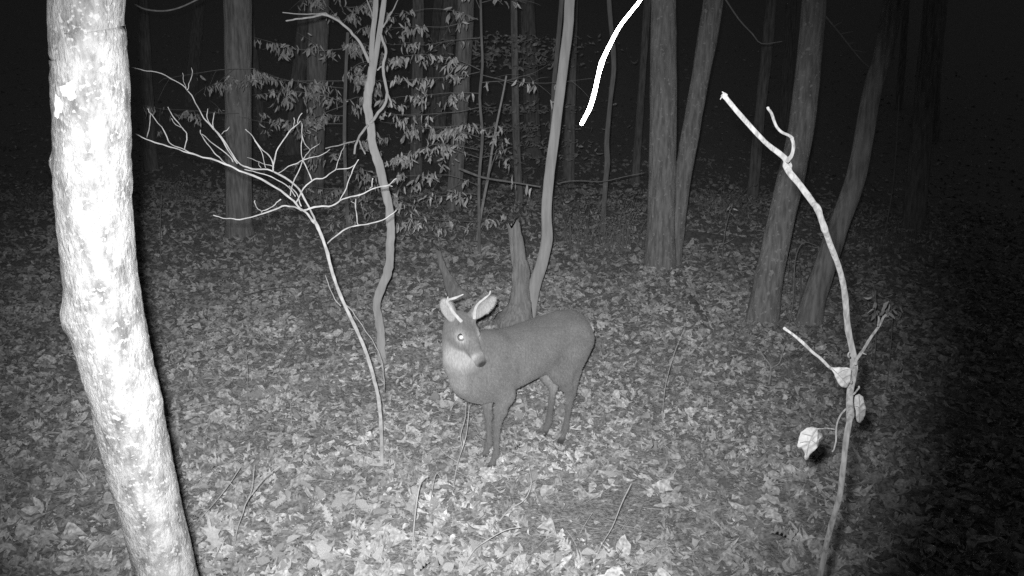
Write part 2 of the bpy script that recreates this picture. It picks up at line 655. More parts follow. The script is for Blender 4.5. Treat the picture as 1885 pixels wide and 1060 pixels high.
# twin trunk tree
t2, p2, r2 = make_tree("tree", [(1222, -20, 47), (1221, 150, 49), (1220, 270, 50), (1217, 400, 51), (1215, 492, 60)],
                       "twin trunked tree with one upright lichened trunk and one leaning right", M_BARKSPOT, group=BGT, seg=22, lump=.06)
sp = [(1316, -20, 36), (1305, 53, 38), (1288, 150, 33), (1270, 250, 33), (1256, 330, 31), (1247, 410, 30), (1238, 480, 34)]
pp, rr = tree_points(sp, p2[1].y + .15, 480)
part("trunk", tube(pp, rr, 18, 5, .06, 5.0, seed=4), M_BARKSPOT, t2)

make_tree("tree", [(1502, -20, 45), (1487, 132, 45), (1472, 253, 47), (1441, 391, 49), (1412, 528, 53), (1404, 592, 62)],
          "leaning lichened trunk rising behind the bent foreground sapling on the right", M_BARKSPOT, group=BGT, seg=22, lump=.06)
make_tree("tree", [(1650, -20, 36), (1627, 95, 35), (1604, 174, 33), (1578, 317, 36), (1541, 423, 37), (1501, 544, 43), (1488, 594, 52)],
          "curving grey trunk that leans far right, rightmost of the clear trunks", M_BARK, group=BGT, seg=18, lump=.06)
make_tree("tree", [(1055, -20, 20), (1051, 150, 20), (1047, 330, 22)],
          "very dim slim trunk just right of the pale curved tree behind the stump", M_BARK, D=17.0, group=BGT, nl=2)
make_tree("tree", [(1193, -20, 14), (1182, 150, 13), (1171, 312, 15)],
          "very dim slim trunk leaning right beside the twin trunked tree", M_BARK, D=17.5, group=BGT, nl=2)
make_tree("tree", [(1422, -20, 20), (1412, 90, 20), (1400, 200, 19), (1388, 330, 21), (1378, 430, 24)],
          "very dim leaning trunk between the twin trunked tree and the lichened leaning trunk", M_BARK, D=16.0, group=BGT, nl=2)
make_tree("tree", [(1718, -20, 32), (1700, 200, 36), (1682, 400, 42), (1668, 490, 48)],
          "almost black trunk at the far right beyond all the others", M_BARK, D=13.0, group=BGT, nl=2)
make_tree("tree", [(1035, -20, 9), (1026, 90, 8), (1020, 150, 8), (1017, 215, 7), (1016, 330, 8)],
          "thin dark stem close against the left side of the pale curved tree", M_DIMSTEM, D=11.5, group=BGT, seg=8, nl=0, top_z=4)
make_tree("tree", [(770, -20, 22), (768, 160, 22), (765, 345, 24)],
          "dim slim trunk deep behind the beech leaves right of the forked thin tree", M_BARK, D=16.5, group=BGT, nl=2)

for k in range(14):
    xx = random.uniform(230, 1800)
    DD = random.uniform(19, 30)
    w_ = random.uniform(.18, .42) / DD * FOC
    ln = random.uniform(-30, 30)
    make_tree("tree", [(xx + ln, -20, w_ * .9), (xx + ln * .5, 120, w_), (xx, 260, w_ * 1.05)], "nearly invisible trunk deep in the dark wood", M_BARK, D=DD,
              group="nearly invisible trunks deep in the dark wood", seg=10, nl=2, top_z=11)

# pale curved tree with the broken stump at its foot
g = gnd(968, 590)
Dm = g.y
t, pm, rm = make_tree("tree", [(1050, -20, 19), (1046, 50, 19), (1035, 136, 18), (1024, 226, 18), (1012, 317, 19), (1006, 385, 19), (1007, 440, 21), (997, 486, 22),
                               (986, 520, 23), (977, 556, 25), (970, 588, 32)],
                      "slender pale curved tree beside the broken stump behind the deer", M_SMOOTHBARK, group="pale slender trees near the deer", seg=14, lump=.07, lscale=7)


def stump(name, spec, D, label, peaks, mat, cat="stump"):
    pts, rad = [], []
    for px, py, w in spec:
        p = at(px, py, D)
        pts.append(p)
        rad.append(w * .5 * pxm(p))
    base = Vector((pts[-1].x, pts[-1].y, gh(pts[-1].x, pts[-1].y)))
    pts.append(Vector((base.x, base.y, base.z - .12)))
    rad.append(rad[-1] * 1.2)
    pts.reverse()
    rad.reverse()
    seg = 28
    V, Fc = tube(pts, rad, seg, 6, .22, 9.0, cap=False, seed=3)
    for i, v in enumerate(V):          # splintered vertical ridges
        k = i % seg
        ax_ = Vector((sum(V[i - k + j].x for j in range(0, seg, 7)) / 4, sum(V[i - k + j].y for j in range(0, seg, 7)) / 4, v.z))
        v += (v - ax_) * (.16 * mnoise.noise(Vector((k * .9, v.z * 1.5, 3.3))))
    n = len(V)
    for r_ in range(6):               # shape the splintered rim over the last rings
        i0 = n - seg * (r_ + 1)
        for k in range(seg):
            v = V[i0 + k]
            s = (v - pts[-1]).x / rad[-1]
            h_ = 0
            for c, wd, hh in peaks:
                h_ = max(h_, hh * max(0, 1 - abs(s - c) / wd))
            h_ += .012 * mnoise.noise(Vector((k * 1.3, 2.2, 5)))
            v.z += h_ * max(0, 1 - r_ / 5.0)
    c = len(V)
    V.append(pts[-1] + Vector((0, 0, -.06)))
    for k in range(seg):
        Fc.append((c, n - seg + k, n - seg + (k + 1) % seg))
    o = solo(name, (V, Fc), mat, base, label, cat)
    return o


stump("stump", [(946, 418, 22), (947, 428, 23), (950, 441, 24), (953, 475, 26), (958, 493, 31), (958, 516, 33), (957, 550, 36), (952, 578, 52), (948, 596, 76)], Dm - .08,
      "tall splintered stump with a jagged top behind the deer's back", [(-.95, .5, .045), (.55, .85, .075)], M_DEADWOOD)
stump("snag", [(806, 462, 9), (810, 474, 10), (816, 495, 13), (826, 516, 19), (838, 540, 32), (846, 556, 50)], gnd(840, 552).y,
      "short leaning tapered snag behind the deer's antlers", [(-.4, .9, .03)], M_DEADWOOD, "snag")

# ---- thin forked tree left of the deer
g = gnd(702, 664)
D0 = g.y
tf = thing("tree", (g.x, g.y, gh(g.x, g.y)), "thin wavy grey tree that forks into two stems near the top of the picture", "tree", "pale slender trees near the deer")


def trace(pix, D, Dend=None, sx=1.0, ox=0.0, oy=0.0):
    """polyline of pixels (optionally in a magnified window) to world points, depth running from D to Dend"""
    n = len(pix)
    De = D if Dend is None else Dend
    return [at(ox + p[0] / sx, oy + p[1] / sx, D + (De - D) * i / max(1, n - 1)) for i, p in enumerate(pix)]


def taper(pts, w0, w1, px=True):
    n = len(pts)
    return [(w0 + (w1 - w0) * i / max(1, n - 1)) * .5 * (pxm(p) if px else 1) for i, p in enumerate(pts)]


def branch(name, pix, D, De, w0, w1, mat, parent, win=(1, 0, 0), seg=6, sub=3, lump=.12, jit=.006):
    pts = trace(pix, D, De, *win)
    return part(name, tube(pts, taper(pts, w0, w1), seg, sub, lump, 30.0, seed=random.random() * 9, jit=jit), mat, parent)


tp = trace([(701, 690), (702, 662), (701, 624), (698, 592), (693, 563), (698, 540), (711, 508), (718, 476), (719, 428), (717, 394), (709, 353), (699, 307), (687, 270),
            (682, 232), (676, 195), (679, 166), (686, 124)], D0)
tp[0] = Vector((tp[1].x, tp[1].y, gh(g.x, g.y) - .1))
part("trunk", tube(tp, [.04, .034] + taper(tp[2:], 15.5, 15.5), 12, 5, .22, 16.0, seed=2, jit=.007), M_SMOOTHBARK, tf)
top = [((685, 128), (684, 95), (686, 62), (690, 30), (692, 0), (694, -60), (690, -260)), ((688, 126), (693, 95), (698, 62), (703, 30), (707, 0), (716, -80), (728, -240))]
for q in top:
    pts = trace(q, D0)
    part("stem", tube(pts, taper(pts, 10, 9), 10, 4, .1, 14.0, seed=5), M_SMOOTHBARK, tf)
W5 = (2.41, 400, 0)
for q, De, w0, w1 in [
        ([(672, 275), (640, 200), (600, 150), (560, 110), (490, 68), (420, 75), (350, 85), (305, 92)], D0 - .5, 6, 2.4),
        ([(500, 75), (480, 58), (420, 62), (360, 62), (290, 55)], D0 - .4, 2.6, 1.6),
        ([(680, 545), (715, 500), (742, 465), (752, 410), (742, 350), (735, 300), (747, 230), (735, 185), (722, 150)], D0 - .12, 5.5, 5),
        ([(750, 400), (765, 440), (775, 475)], D0 - .15, 4, 3.4),
        ([(735, 296), (720, 300), (710, 310)], D0 - .1, 3.2, 2.4),
        ([(668, 555), (640, 590), (618, 630), (608, 682)], D0 - .25, 4.5, 3.6),
        ([(628, 620), (640, 650), (656, 682)], D0 - .25, 3, 2.6),
        ([(618, 622), (560, 638), (480, 658)], D0 - .4, 2.6, 1.6),
        ([(694, 90), (680, 40), (660, -10)], D0 + .2, 3, 2),
        ([(735, 120), (770, 60), (805, -10)], D0 + .3, 3, 2)]:
    branch("branch", q, D0 - .05, De, w0, w1, M_SMOOTHBARK, tf, W5)

# ------------------------------------------------------------------ pale branching sapling, left of the deer
g = gnd(703, 856)
Ds = g.y
ts = thing("sapling", (g.x, g.y, gh(g.x, g.y)), "pale leafless sapling with spreading forked branches between the near trunk and the deer", "sapling")
st = [(703, 880), (703, 856), (702, 800), (698, 745), (692, 712), (675, 652), (652, 598), (630, 552), (612, 503), (600, 457), (586, 420), (578, 405)]
Df = Ds - .55
pts = trace(st, Ds, Df)
pts[0] = Vector((pts[1].x, pts[1].y, gh(g.x, g.y) - .08))
part("trunk", tube(pts, [.013, .0105] + taper(pts[2:], 6.8, 5.8), 10, 5, .3, 30.0, seed=6), M_PALETWIG, ts)
W4 = (3.313, 230, 120)
SAP = [  # path in the magnified window, end depth shift, start and end width in pixels
    ([(1155, 960), (1120, 915), (1070, 870), (1010, 810), (870, 720), (700, 640), (610, 600), (430, 545), (300, 500), (225, 485), (130, 448), (40, 408)], -.35, 6.4, 2.4),
    ([(1155, 960), (1150, 920), (1120, 860), (1070, 770), (1000, 700), (905, 650), (830, 632), (760, 630), (690, 590), (650, 530), (590, 440), (530, 380), (480, 320),
      (430, 230), (380, 150), (310, 95), (190, 42), (90, 28), (-10, -5)], .25, 5.2, 1.7),
    ([(1085, 885), (1180, 862), (1265, 855), (1330, 815), (1430, 790), (1520, 750), (1600, 735), (1655, 690)], -.15, 4.6, 2.4),
    ([(1590, 735), (1630, 738)], -.15, 2.2, 1.8),
    ([(1310, 822), (1360, 720), (1400, 620), (1425, 575)], -.05, 3, 1.8),
    ([(1490, 756), (1508, 738), (1511, 690)], -.12, 2.6, 2.4),
    ([(1235, 1085), (1265, 1060), (1350, 1000), (1420, 978), (1500, 962), (1590, 935), (1655, 885)], -.1, 3.6, 2.2),
    ([(1424, 975), (1412, 920), (1402, 870), (1408, 815)], -.05, 2.6, 1.8),
    ([(1402, 850), (1380, 830)], -.05, 1.8, 1.3),
    ([(1075, 885), (1040, 868), (1000, 858), (960, 862), (840, 905), (760, 928), (680, 940), (600, 930), (540, 915)], -.3, 4.6, 2.2),
    ([(835, 905), (840, 888), (900, 860), (950, 818)], -.2, 2.8, 2.2),
    ([(840, 890), (805, 870), (792, 825)], -.2, 2.6, 2.2),
    ([(1045, 835), (1080, 770), (1140, 700), (1200, 690), (1290, 640), (1360, 630), (1410, 600)], .2, 3.4, 1.8),
    ([(1140, 702), (1090, 590), (1075, 530), (1080, 430), (1078, 350)], .15, 2.8, 1.6),
    ([(1080, 430), (1100, 480), (1130, 520)], .2, 2.0, 1.6),
    ([(1085, 575), (1130, 520), (1190, 475)], .25, 2.2, 1.5),
    ([(1280, 642), (1305, 570), (1340, 480)], .3, 2.2, 1.5),
    ([(1008, 795), (1022, 720), (1080, 595), (1100, 570)], .1, 3, 2),
    ([(930, 660), (960, 640), (1040, 600), (1100, 575), (1200, 545), (1250, 512)], .2, 2.6, 1.6),
    ([(905, 650), (905, 590), (940, 500), (1000, 410), (1070, 340)], -.05, 3.6, 2.4),
    ([(1030, 385), (1030, 320)], -.05, 1.8, 1.4),
    ([(1055, 355), (1060, 325), (1080, 292)], -.05, 2.2, 1.6),
    ([(905, 625), (895, 575), (860, 530), (820, 495), (780, 430), (735, 390)], -.05, 3, 2),
    ([(858, 625), (850, 590), (830, 530), (790, 460)], 0, 2, 1.4),
    ([(440, 548), (340, 510), (270, 470), (240, 400), (160, 300), (140, 265)], -.25, 3, 1.8),
    ([(133, 450), (148, 380), (155, 300)], -.3, 2.4, 1.6),
    ([(362, 515), (378, 440), (360, 390), (290, 310), (262, 255)], -.2, 2.8, 1.8),
    ([(360, 390), (310, 360), (285, 325)], -.2, 2, 1.4),
    ([(625, 608), (580, 570), (530, 520), (470, 440), (460, 395)], -.15, 3, 2),
    ([(660, 590), (635, 555), (540, 480), (470, 420)], -.1, 2.6, 1.8),
    ([(685, 600), (655, 560), (600, 470), (545, 395), (500, 330), (505, 265)], .05, 3, 2),
    ([(545, 395), (538, 340), (545, 290)], .05, 2.4, 1.9),
    ([(590, 420), (640, 372)], .1, 2, 1.5),
    ([(1040, 800), (1000, 745), (910, 690), (830, 660), (730, 635)], .05, 2.8, 2),
    ([(1075, 860), (1050, 790), (1000, 735)], .0, 3, 2.2),
    ([(378, 152), (395, 100), (412, 50), (405, 10)], .25, 2.0, 1.4),
    ([(372, 145), (358, 90), (350, 40)], .25, 1.6, 1.2),
    ([(830, 625), (812, 610), (815, 590)], .05, 1.6, 1.2),
    ([(900, 615), (820, 590), (745, 562)], .1, 1.8, 1.2),
]
for q, dz, w0, w1 in SAP:
    branch("branch", q, Df, Df + dz, w0 * .70, w1 * .72, M_PALETWIG, ts, W4, 7, 4, .40, .006)
W1 = (3.118, 300, 380)
branch("twig", [(1020, 570), (985, 530), (955, 460), (932, 395)], Ds - .3, Ds - .15, 2.2, 1.5, M_TWIG, ts, W1)
branch("twig", [(1050, 565), (1100, 620), (1140, 680), (1220, 800), (1255, 890), (1268, 1000), (1270, 1060)], Ds - .28, Ds + .1, 1.8, 1.6, M_TWIG, ts, W1)

# ------------------------------------------------------------------ near trunk at the left
DT = 1.95
ft = [(160, -30, 139), (163, 60, 139), (168, 200, 141), (171, 330, 141), (176, 420, 139), (186, 520, 137), (196, 590, 139), (212, 660, 135), (229, 725, 131), (244, 800, 126),
      (262, 880, 121), (282, 960, 115), (300, 1030, 110), (309, 1062, 108)]
fp, fr_ = [], []
for px, py, w in ft:
    p = at(px, py, DT + .10 * (py / 1060.0))
    fp.append(p)
    fr_.append(w * .5 * pxm(p) * .95)
low = fp[-1]
dd = (fp[-1] - fp[-3]).normalized()
gz = gh(low.x, low.y)
fp += [Vector((low.x + dd.x * .22, low.y + .08, low.z - .42)), Vector((low.x + .13, low.y + .12, gz + .12)), Vector((low.x + .14, low.y + .12, gz - .15))]
fr_ += [fr_[-1] * 1.02, fr_[-1] * 1.2, fr_[-1] * 1.5]
upv = (fp[0] - fp[3]).normalized()
fp = [fp[0] + upv * 3.5 + Vector((.3, 0, .5)), fp[0] + upv * 1.6 + Vector((.05, 0, 0))] + fp
fr_ = [fr_[0] * .8, fr_[0] * .95] + fr_
fp.reverse()
fr_.reverse()
tn = thing("tree", (fp[0].x, fp[0].y, gh(fp[0].x, fp[0].y)), "large near trunk with pale mottled bark, brightly lit along the left edge", "tree")
V, Fc = tube(fp, fr_, 144, 26, 0.035, 16.0, seed=1)
kn = [(at(122, 590, DT + .01), .028, .010), (at(296, 740, DT + .06), .016, .008), (at(291, 715, DT + .06), .012, .006), (at(240, 165, DT), .006, .005), (at(96, 300, DT), .01, .006)]
for v in V:
    q = v * 55
    f1 = mnoise.noise(q) + .5 * mnoise.noise(v * 120)
    # small raised bark plates
    ax = Vector((v.x, v.y, v.z))
    for c, s, h_ in kn:
        d2 = (v - c).length_squared
        if d2 < 9 * s * s:
            v += (v - Vector((c.x + (.07 if c.x < -.95 else -.07), c.y + .02, c.z))).normalized() * h_ * math.exp(-d2 / (2 * s * s))
    v += Vector((f1, f1 * .5, 0)) * .0011
trunk_ob = part("trunk", (V, Fc), M_FORETREE, tn)


def bark_patch(px, py, rx, ry, parent):
    """an irregular raised crust on the near trunk"""
    c = None
    cen = at(px, py, DT)
    # project rays onto the trunk's axis cylinder
    def hit(qx, qy):
        d = ray(qx, qy)
        best = None
        for i in range(len(fp) - 1):
            a, b_ = fp[i], fp[i + 1]
            for s in (0, .25, .5, .75):
                ax_ = a.lerp(b_, s)
                r_ = fr_[i] + (fr_[i + 1] - fr_[i]) * s
                t_ = (ax_ - CAM).dot(d) / d.dot(d)
                q_ = CAM + d * t_
                # compare at the same height
                e = abs(q_.z - ax_.z)
                if best is None or e < best[0]:
                    off = q_.x - ax_.x
                    if abs(off) < r_:
                        best = (e, t_ - math.sqrt(r_ * r_ - off * off) / d.length, r_)
        return CAM + d * (best[1] - .0015) if best else None
    Vv, Ff = [], []
    nr, na = 5, 22
    ph = random.random() * 6
    for i in range(nr + 1):
        for k in range(na):
            a = 2 * math.pi * k / na
            w = 1 + .22 * math.sin(3 * a + ph) + .14 * math.sin(7 * a + ph * 2)
            rr_ = i / nr * w
            p = hit(px + rx * rr_ * math.cos(a), py + ry * rr_ * math.sin(a))
            if p is None:
                return
            if i == nr:
                p = p + ray(px, py).normalized() * .006
            Vv.append(p)
    for i in range(nr):
        for k in range(na):
            a0, a1 = i * na + k, i * na + (k + 1) % na
            Ff.append((a0, a1, a1 + na, a0 + na))
    part("lichen_patch", (Vv, Ff), M_LICHEN, parent)


for a_ in [(128, 166, 15, 19), (107, 196, 8, 20), (122, 277, 5, 6), (190, 122, 8, 12)]:
    bark_patch(*a_, tn)
pts = trace([(186, 856), (172, 861), (163, 866), (145, 880), (127, 892)], DT + .12, DT + .25)
# ------------------------------------------------------------------ bent sapling in the right foreground
DR = 1.72
tr = thing("sapling", (0, 0, 0), "bent bare sapling with three hanging pale leaves in the right foreground", "sapling")
stem = [(1331, 174, 13), (1371, 221, 13), (1408, 261, 13), (1444, 290, 15), (1449, 305, 24), (1454, 318, 18), (1475, 343, 17), (1496, 372, 16), (1504, 383, 20), (1509, 395, 15), (1517, 419, 18), (1521, 430, 15), (1531, 457, 15), (1545, 494, 15),
        (1555, 541, 16), (1560, 598, 16), (1569, 645, 17), (1572, 676, 21), (1567, 706, 19), (1564, 736, 17), (1565, 762, 22), (1563, 776, 16), (1557, 812, 16), (1552, 860, 15), (1546, 912, 15),
        (1532, 960, 15), (1520, 1007, 15), (1509, 1062, 16)]
sp_, sr_ = [], []
for i, (px, py, w) in enumerate(stem):
    p = at(px, py, DR + .06 * math.sin(i * .5))
    sp_.append(p)
    sr_.append(w * .34 * pxm(p))
low = sp_[-1]
gz = gh(low.x - .12, low.y)
sp_ += [Vector((low.x - .06, low.y + .02, low.z * .5 + gz * .5)), Vector((low.x - .08, low.y + .02, gz - .08))]
sr_ += [sr_[-1] * 1.15, sr_[-1] * 1.35]
sp_.reverse()
sr_.reverse()
tr.location = (sp_[0].x, sp_[0].y, gh(sp_[0].x, sp_[0].y))
part("trunk", tube(sp_, sr_, 16, 6, .16, 42.0, seed=8), M_SAPSTEM, tr)
WR = (2.12, 1300, 150)
W8 = (3.313, 1400, 540)
for q, w0, w1, win, De in [
        ([(318, 310), (335, 285), (341, 255), (334, 222)], 10, 8, WR, DR - .02),
        ([(336, 228), (318, 212), (300, 198), (280, 175), (265, 150), (252, 120), (240, 100)], 7.5, 6, WR, DR - .04),
        ([(578, 430), (600, 390), (660, 290), (715, 195), (765, 130)], 8, 5.5, W8, DR + .06),
        ([(716, 196), (722, 170), (718, 145)], 4.5, 3.5, W8, DR + .05),
        ([(625, 358), (645, 372)], 3.5, 2.5, W8, DR),
        ([(556, 545), (500, 505), (435, 455), (330, 370), (230, 275), (145, 212)], 8, 6.5, W8, DR - .06),
        ([(556, 620), (580, 600), (600, 568)], 4.5, 4, W8, DR - .03),
        ([(535, 690), (515, 715), (480, 770), (458, 830), (455, 900), (437, 965)], 4.5, 3.4, W8, DR - .05),
        ([(453, 832), (420, 824), (380, 822), (345, 826)], 3.4, 2.6, W8, DR - .07),
        ([(545, 390), (540, 360)], 5, 3.5, W8, DR - .03)]:
    branch("branch", q, DR, De, w0 * .78, w1 * .78, M_SAPSTEM, tr, win, 8, 4, .2)
# splintered tip
for q in [([(70, 60), (60, 52), (55, 70)]), ([(78, 55), (65, 44), (62, 40)])]:
    branch("splinter", q, sp_[-1].y, sp_[-1].y - .01, 5, 1.5, M_SAPSTEM, tr, WR, 5, 2)


def outline_leaf(name, outline, D, parent, win, mat, curve=.012, ribs=True):
    """a leaf from its outline: domed blade with real thickness and a raised midrib"""
    n = len(outline)
    # smooth the outline
    o2 = []
    for i in range(n):
        p0, p1, p2, p3 = (outline[(i + k) % n] for k in (-1, 0, 1, 2))
        for t_ in (0, .25, .5, .75):
            o2.append(tuple(.5 * (2 * p1[j] + (p2[j] - p0[j]) * t_ + (2 * p0[j] - 5 * p1[j] + 4 * p2[j] - p3[j]) * t_ ** 2 + (3 * p1[j] - p0[j] - 3 * p2[j] + p3[j]) * t_ ** 3) for j in (0, 1)))
    cx_ = sum(p[0] for p in o2) / len(o2)
    cy_ = sum(p[1] for p in o2) / len(o2)
    Vv, Ff = [], []
    m = len(o2)
    nr = 6
    for side in (0, 1):
        for i in range(nr + 1):
            f_ = i / nr
            for k, (x_, y_) in enumerate(o2):
                qx, qy = cx_ + (x_ - cx_) * f_, cy_ + (y_ - cy_) * f_
                wob = 1 + (.02 * math.sin(k * 1.7) if i == nr else 0)
                qx, qy = cx_ + (qx - cx_) * wob, cy_ + (qy - cy_) * wob
                dep = curve * (f_ ** 2) * (1 + .6 * math.sin(k * 2 * math.pi / m * 2 + 1)) + .0035 * mnoise.fractal(Vector((qx * .03, qy * .03, 1.5)), 1.0, 2.0, 3) + .0022 * abs(math.sin((qx * .8 + qy) * .075))
                Vv.append(at(win[1] + qx / win[0], win[2] + qy / win[0], D + dep + side * .0007))
    ring = (nr + 1) * m
    for side in (0, 1):
        for i in range(nr):
            for k in range(m):
                a0 = side * ring + i * m + k
                a1 = side * ring + i * m + (k + 1) % m
                f4 = (a0, a1, a1 + m, a0 + m)
                Ff.append(f4 if side == 0 else f4[::-1])
    for k in range(m):
        a0, a1 = nr * m + k, nr * m + (k + 1) % m
        Ff.append((a0, a1, a1 + ring, a0 + ring))
    return part(name, (Vv, Ff), mat, parent)


outline_leaf("leaf", [(432, 455), (470, 450), (515, 450), (553, 462), (550, 510), (545, 545), (520, 575), (485, 562), (462, 525), (448, 490)], DR - .035, tr, W8, M_SAPLEAF, .003)
outline_leaf("leaf", [(575, 630), (598, 614), (625, 630), (632, 665), (643, 700), (636, 745), (622, 775), (600, 790), (583, 765), (580, 715), (570, 670)], DR - .02, tr, W8, M_SAPLEAF, .006)
outline_leaf("leaf", [(275, 825), (310, 814), (345, 822), (352, 860), (345, 905), (345, 940), (320, 965), (300, 985), (285, 1015), (268, 1010), (268, 975), (250, 945), (225, 935),
                      (232, 890), (245, 850)], DR - .07, tr, W8, M_SAPLEAF, .005)
outline_leaf("leaf", [(348, 840), (372, 850), (380, 880), (365, 915), (345, 940), (340, 900)], DR - .055, tr, W8, M_SAPLEAF, .02)

for q, D_ in [([(436, 458), (480, 500), (533, 562)], DR - .040), ([(470, 490), (500, 470), (530, 462)], DR - .040), ([(500, 522), (525, 505), (548, 498)], DR - .040),
              ([(600, 622), (606, 700), (602, 780)], DR - .025), ([(606, 690), (622, 672), (632, 668)], DR - .025), ([(605, 730), (622, 715), (638, 705)], DR - .025),
              ([(605, 700), (592, 690), (578, 688)], DR - .025),
              ([(340, 828), (300, 900), (280, 985)], DR - .076), ([(315, 870), (285, 862), (255, 855)], DR - .076), ([(300, 905), (268, 905), (240, 912)], DR - .076),
              ([(305, 890), (325, 905), (343, 915)], DR - .076)]:
    branch("vein", q, D_, D_, 1.8, 1.0, M_VEIN, tr, W8, 5, 2, .1, .0)

# ------------------------------------------------------------------ white branch hanging into the picture
DB = .86
hb = [(1430, -620, 16), (1330, -330, 15), (1250, -120, 12), (1185, -10, 10), (1163, 20, 10), (1140, 50, 11), (1120, 88, 12), (1108, 115, 14), (1100, 145, 12), (1094, 172, 12),
      (1085, 200, 13), (1070, 229, 11)]
pts = [at(px, py, DB) for px, py, w in hb]
rad = [w * .31 * pxm(p) for p, (a_, b_, w) in zip(pts, hb)]
solo("hanging_branch", tube(pts, rad, 14, 8, .14, 90.0, seed=4), M_WHITETWIG, pts[-1], "glaring white bare branch end hanging down from the top of the picture", "branch")

# ------------------------------------------------------------------ the deer
HD = Vector((-.75, -.66, 0)).normalized()
LFT = Vector((-HD.y, HD.x, 0))
DS = 0.92
hoof = gnd(906, 862)
DO = hoof - (HD * .33 + LFT * .075) * DS
DO.z = gh(hoof.x, hoof.y) - .005


def dw(p):
    return DO + (HD * p[0] + LFT * p[1] + Vector((0, 0, p[2]))) * DS


def to_deer(w):
    d = (Vector(w) - DO) / DS
    return np.array([d.dot(HD), d.dot(LFT), d.z])


HV = 0.0055
lo = np.array([-.64, -.30, -.02])
hi = np.array([.70, .34, 1.18])
dims = np.ceil((hi - lo) / HV).astype(int) + 1
AX = [lo[i] + HV * np.arange(dims[i]) for i in range(3)]
FLD = np.full(dims, .5, dtype=np.float32)
smooth_k = [.03]


def block(bmin, bmax):
    s = []
    for i in range(3):
        a = max(0, int((bmin[i] - lo[i]) / HV) - 1)
        b = min(dims[i], int((bmax[i] - lo[i]) / HV) + 2)
        s.append(slice(a, b))
    X = np.meshgrid(AX[0][s[0]], AX[1][s[1]], AX[2][s[2]], indexing='ij')
    return tuple(s), np.stack(X, -1).astype(np.float32)


def smin(a, b, k):
    h_ = np.clip(.5 + .5 * (b - a) / k, 0, 1)
    return b + (a - b) * h_ - k * h_ * (1 - h_)


def put(s, d, k):
    FLD[s] = smin(FLD[s], d, k)


def chain(pts_, radii, k=.03, flat=None):
    """tapered limb through joints; flat=(axis vector, factor) squeezes it along an axis"""
    for a, b, ra, rb in zip(pts_[:-1], pts_[1:], radii[:-1], radii[1:]):
        a, b = np.array(a, dtype=np.float32), np.array(b, dtype=np.float32)
        m = max(ra, rb) * 1.6 + k + .02
        s, X = block(np.minimum(a, b) - m, np.maximum(a, b) + m)
        pa = X - a
        ba = b - a
        if flat is not None:
            ax = np.array(flat[0], dtype=np.float32)
            f_ = flat[1] - 1
            pa = pa + (pa @ ax)[..., None] * ax * f_
            ba = ba + (ba @ ax) * ax * f_
        t_ = np.clip((pa @ ba) / max(1e-6, ba @ ba), 0, 1)
        d = np.linalg.norm(pa - t_[..., None] * ba, axis=-1) - (ra + (rb - ra) * t_)
        put(s, d, k)


def ellipsoid(c, ax3, r, k=.02, carve=False):
    c = np.array(c, dtype=np.float32)
    m = max(r) + k + .02
    s, X = block(c - m, c + m)
    p = X - c
    q = np.stack([(p @ np.array(ax3[i], dtype=np.float32)) / r[i] for i in range(3)], -1)
    L = np.linalg.norm(q, axis=-1)
    d = (L - 1) * min(r)
    if carve:
        FLD[s] = -smin(-FLD[s], d, k)
    else:
        put(s, d, k)


# trunk of the body: x, top, bottom, half width
prof = np.array([(-.545, .70, .66, .010), (-.52, .765, .60, .060), (-.47, .825, .52, .108), (-.40, .855, .475, .140), (-.30, .862, .462, .150), (-.18, .855, .495, .150),
                 (-.05, .845, .480, .158), (.08, .838, .460, .162), (.20, .842, .440, .160), (.30, .850, .412, .150), (.38, .835, .42, .132), (.45, .80, .45, .108), (.51, .74, .50, .072), (.545, .68, .56, .035), (.56, .63, .61, .01)])
s, X = block((-.60, -.24, .33), (.62, .24, .95))
px_ = X[..., 0]
tp_, bt_, hw_ = (np.interp(px_, prof[:, 0], prof[:, i]) for i in (1, 2, 3))
cz, hh = (tp_ + bt_) / 2, (tp_ - bt_) / 2
e = np.sqrt((X[..., 1] / hw_) ** 2 + (np.abs(X[..., 2] - cz) / hh) ** 2)
d = (e - 1) * np.minimum(hw_, hh) * .9
d = np.where((px_ < -.545) | (px_ > .56), .2, d).astype(np.float32)
put(s, d, .02)
YA = (0, 1, 0)
# hind quarters
for sd, hx in ((1, .075), (-1, .07)):
    # hip, stifle, hock, fetlock, hoof
    hip, sti, hoc = (-.36, .075 * sd, .68), (-.265 + hx * .5, .105 * sd, .50), (-.40 + hx, .085 * sd, .315)
    chain([hip, sti], [.125, .082], .05, (YA, 1.25))
    chain([(-.42, .07 * sd, .66), (-.375 + hx * .5, .085 * sd, .48)], [.09, .055], .04, (YA, 1.2))
    chain([sti, ((sti[0] + hoc[0]) / 2, .09 * sd, .40), hoc], [.066, .037, .0245], .03)
    chain([(-.405 + hx * .5, .085 * sd, .46), (-.425 + hx, .085 * sd, .335)], [.03, .018], .03)
    ft_ = (-.365 + hx, .08 * sd, .10)
    chain([hoc, (-.385 + hx, .083 * sd, .22), ft_], [.0255, .0165, .0175], .015)
    chain([ft_, (-.340 + hx, .08 * sd, .045)], [.0195, .018], .01)
    chain([(-.338 + hx, .08 * sd, .035), (-.318 + hx, .08 * sd, .008)], [.022, .021], .008)
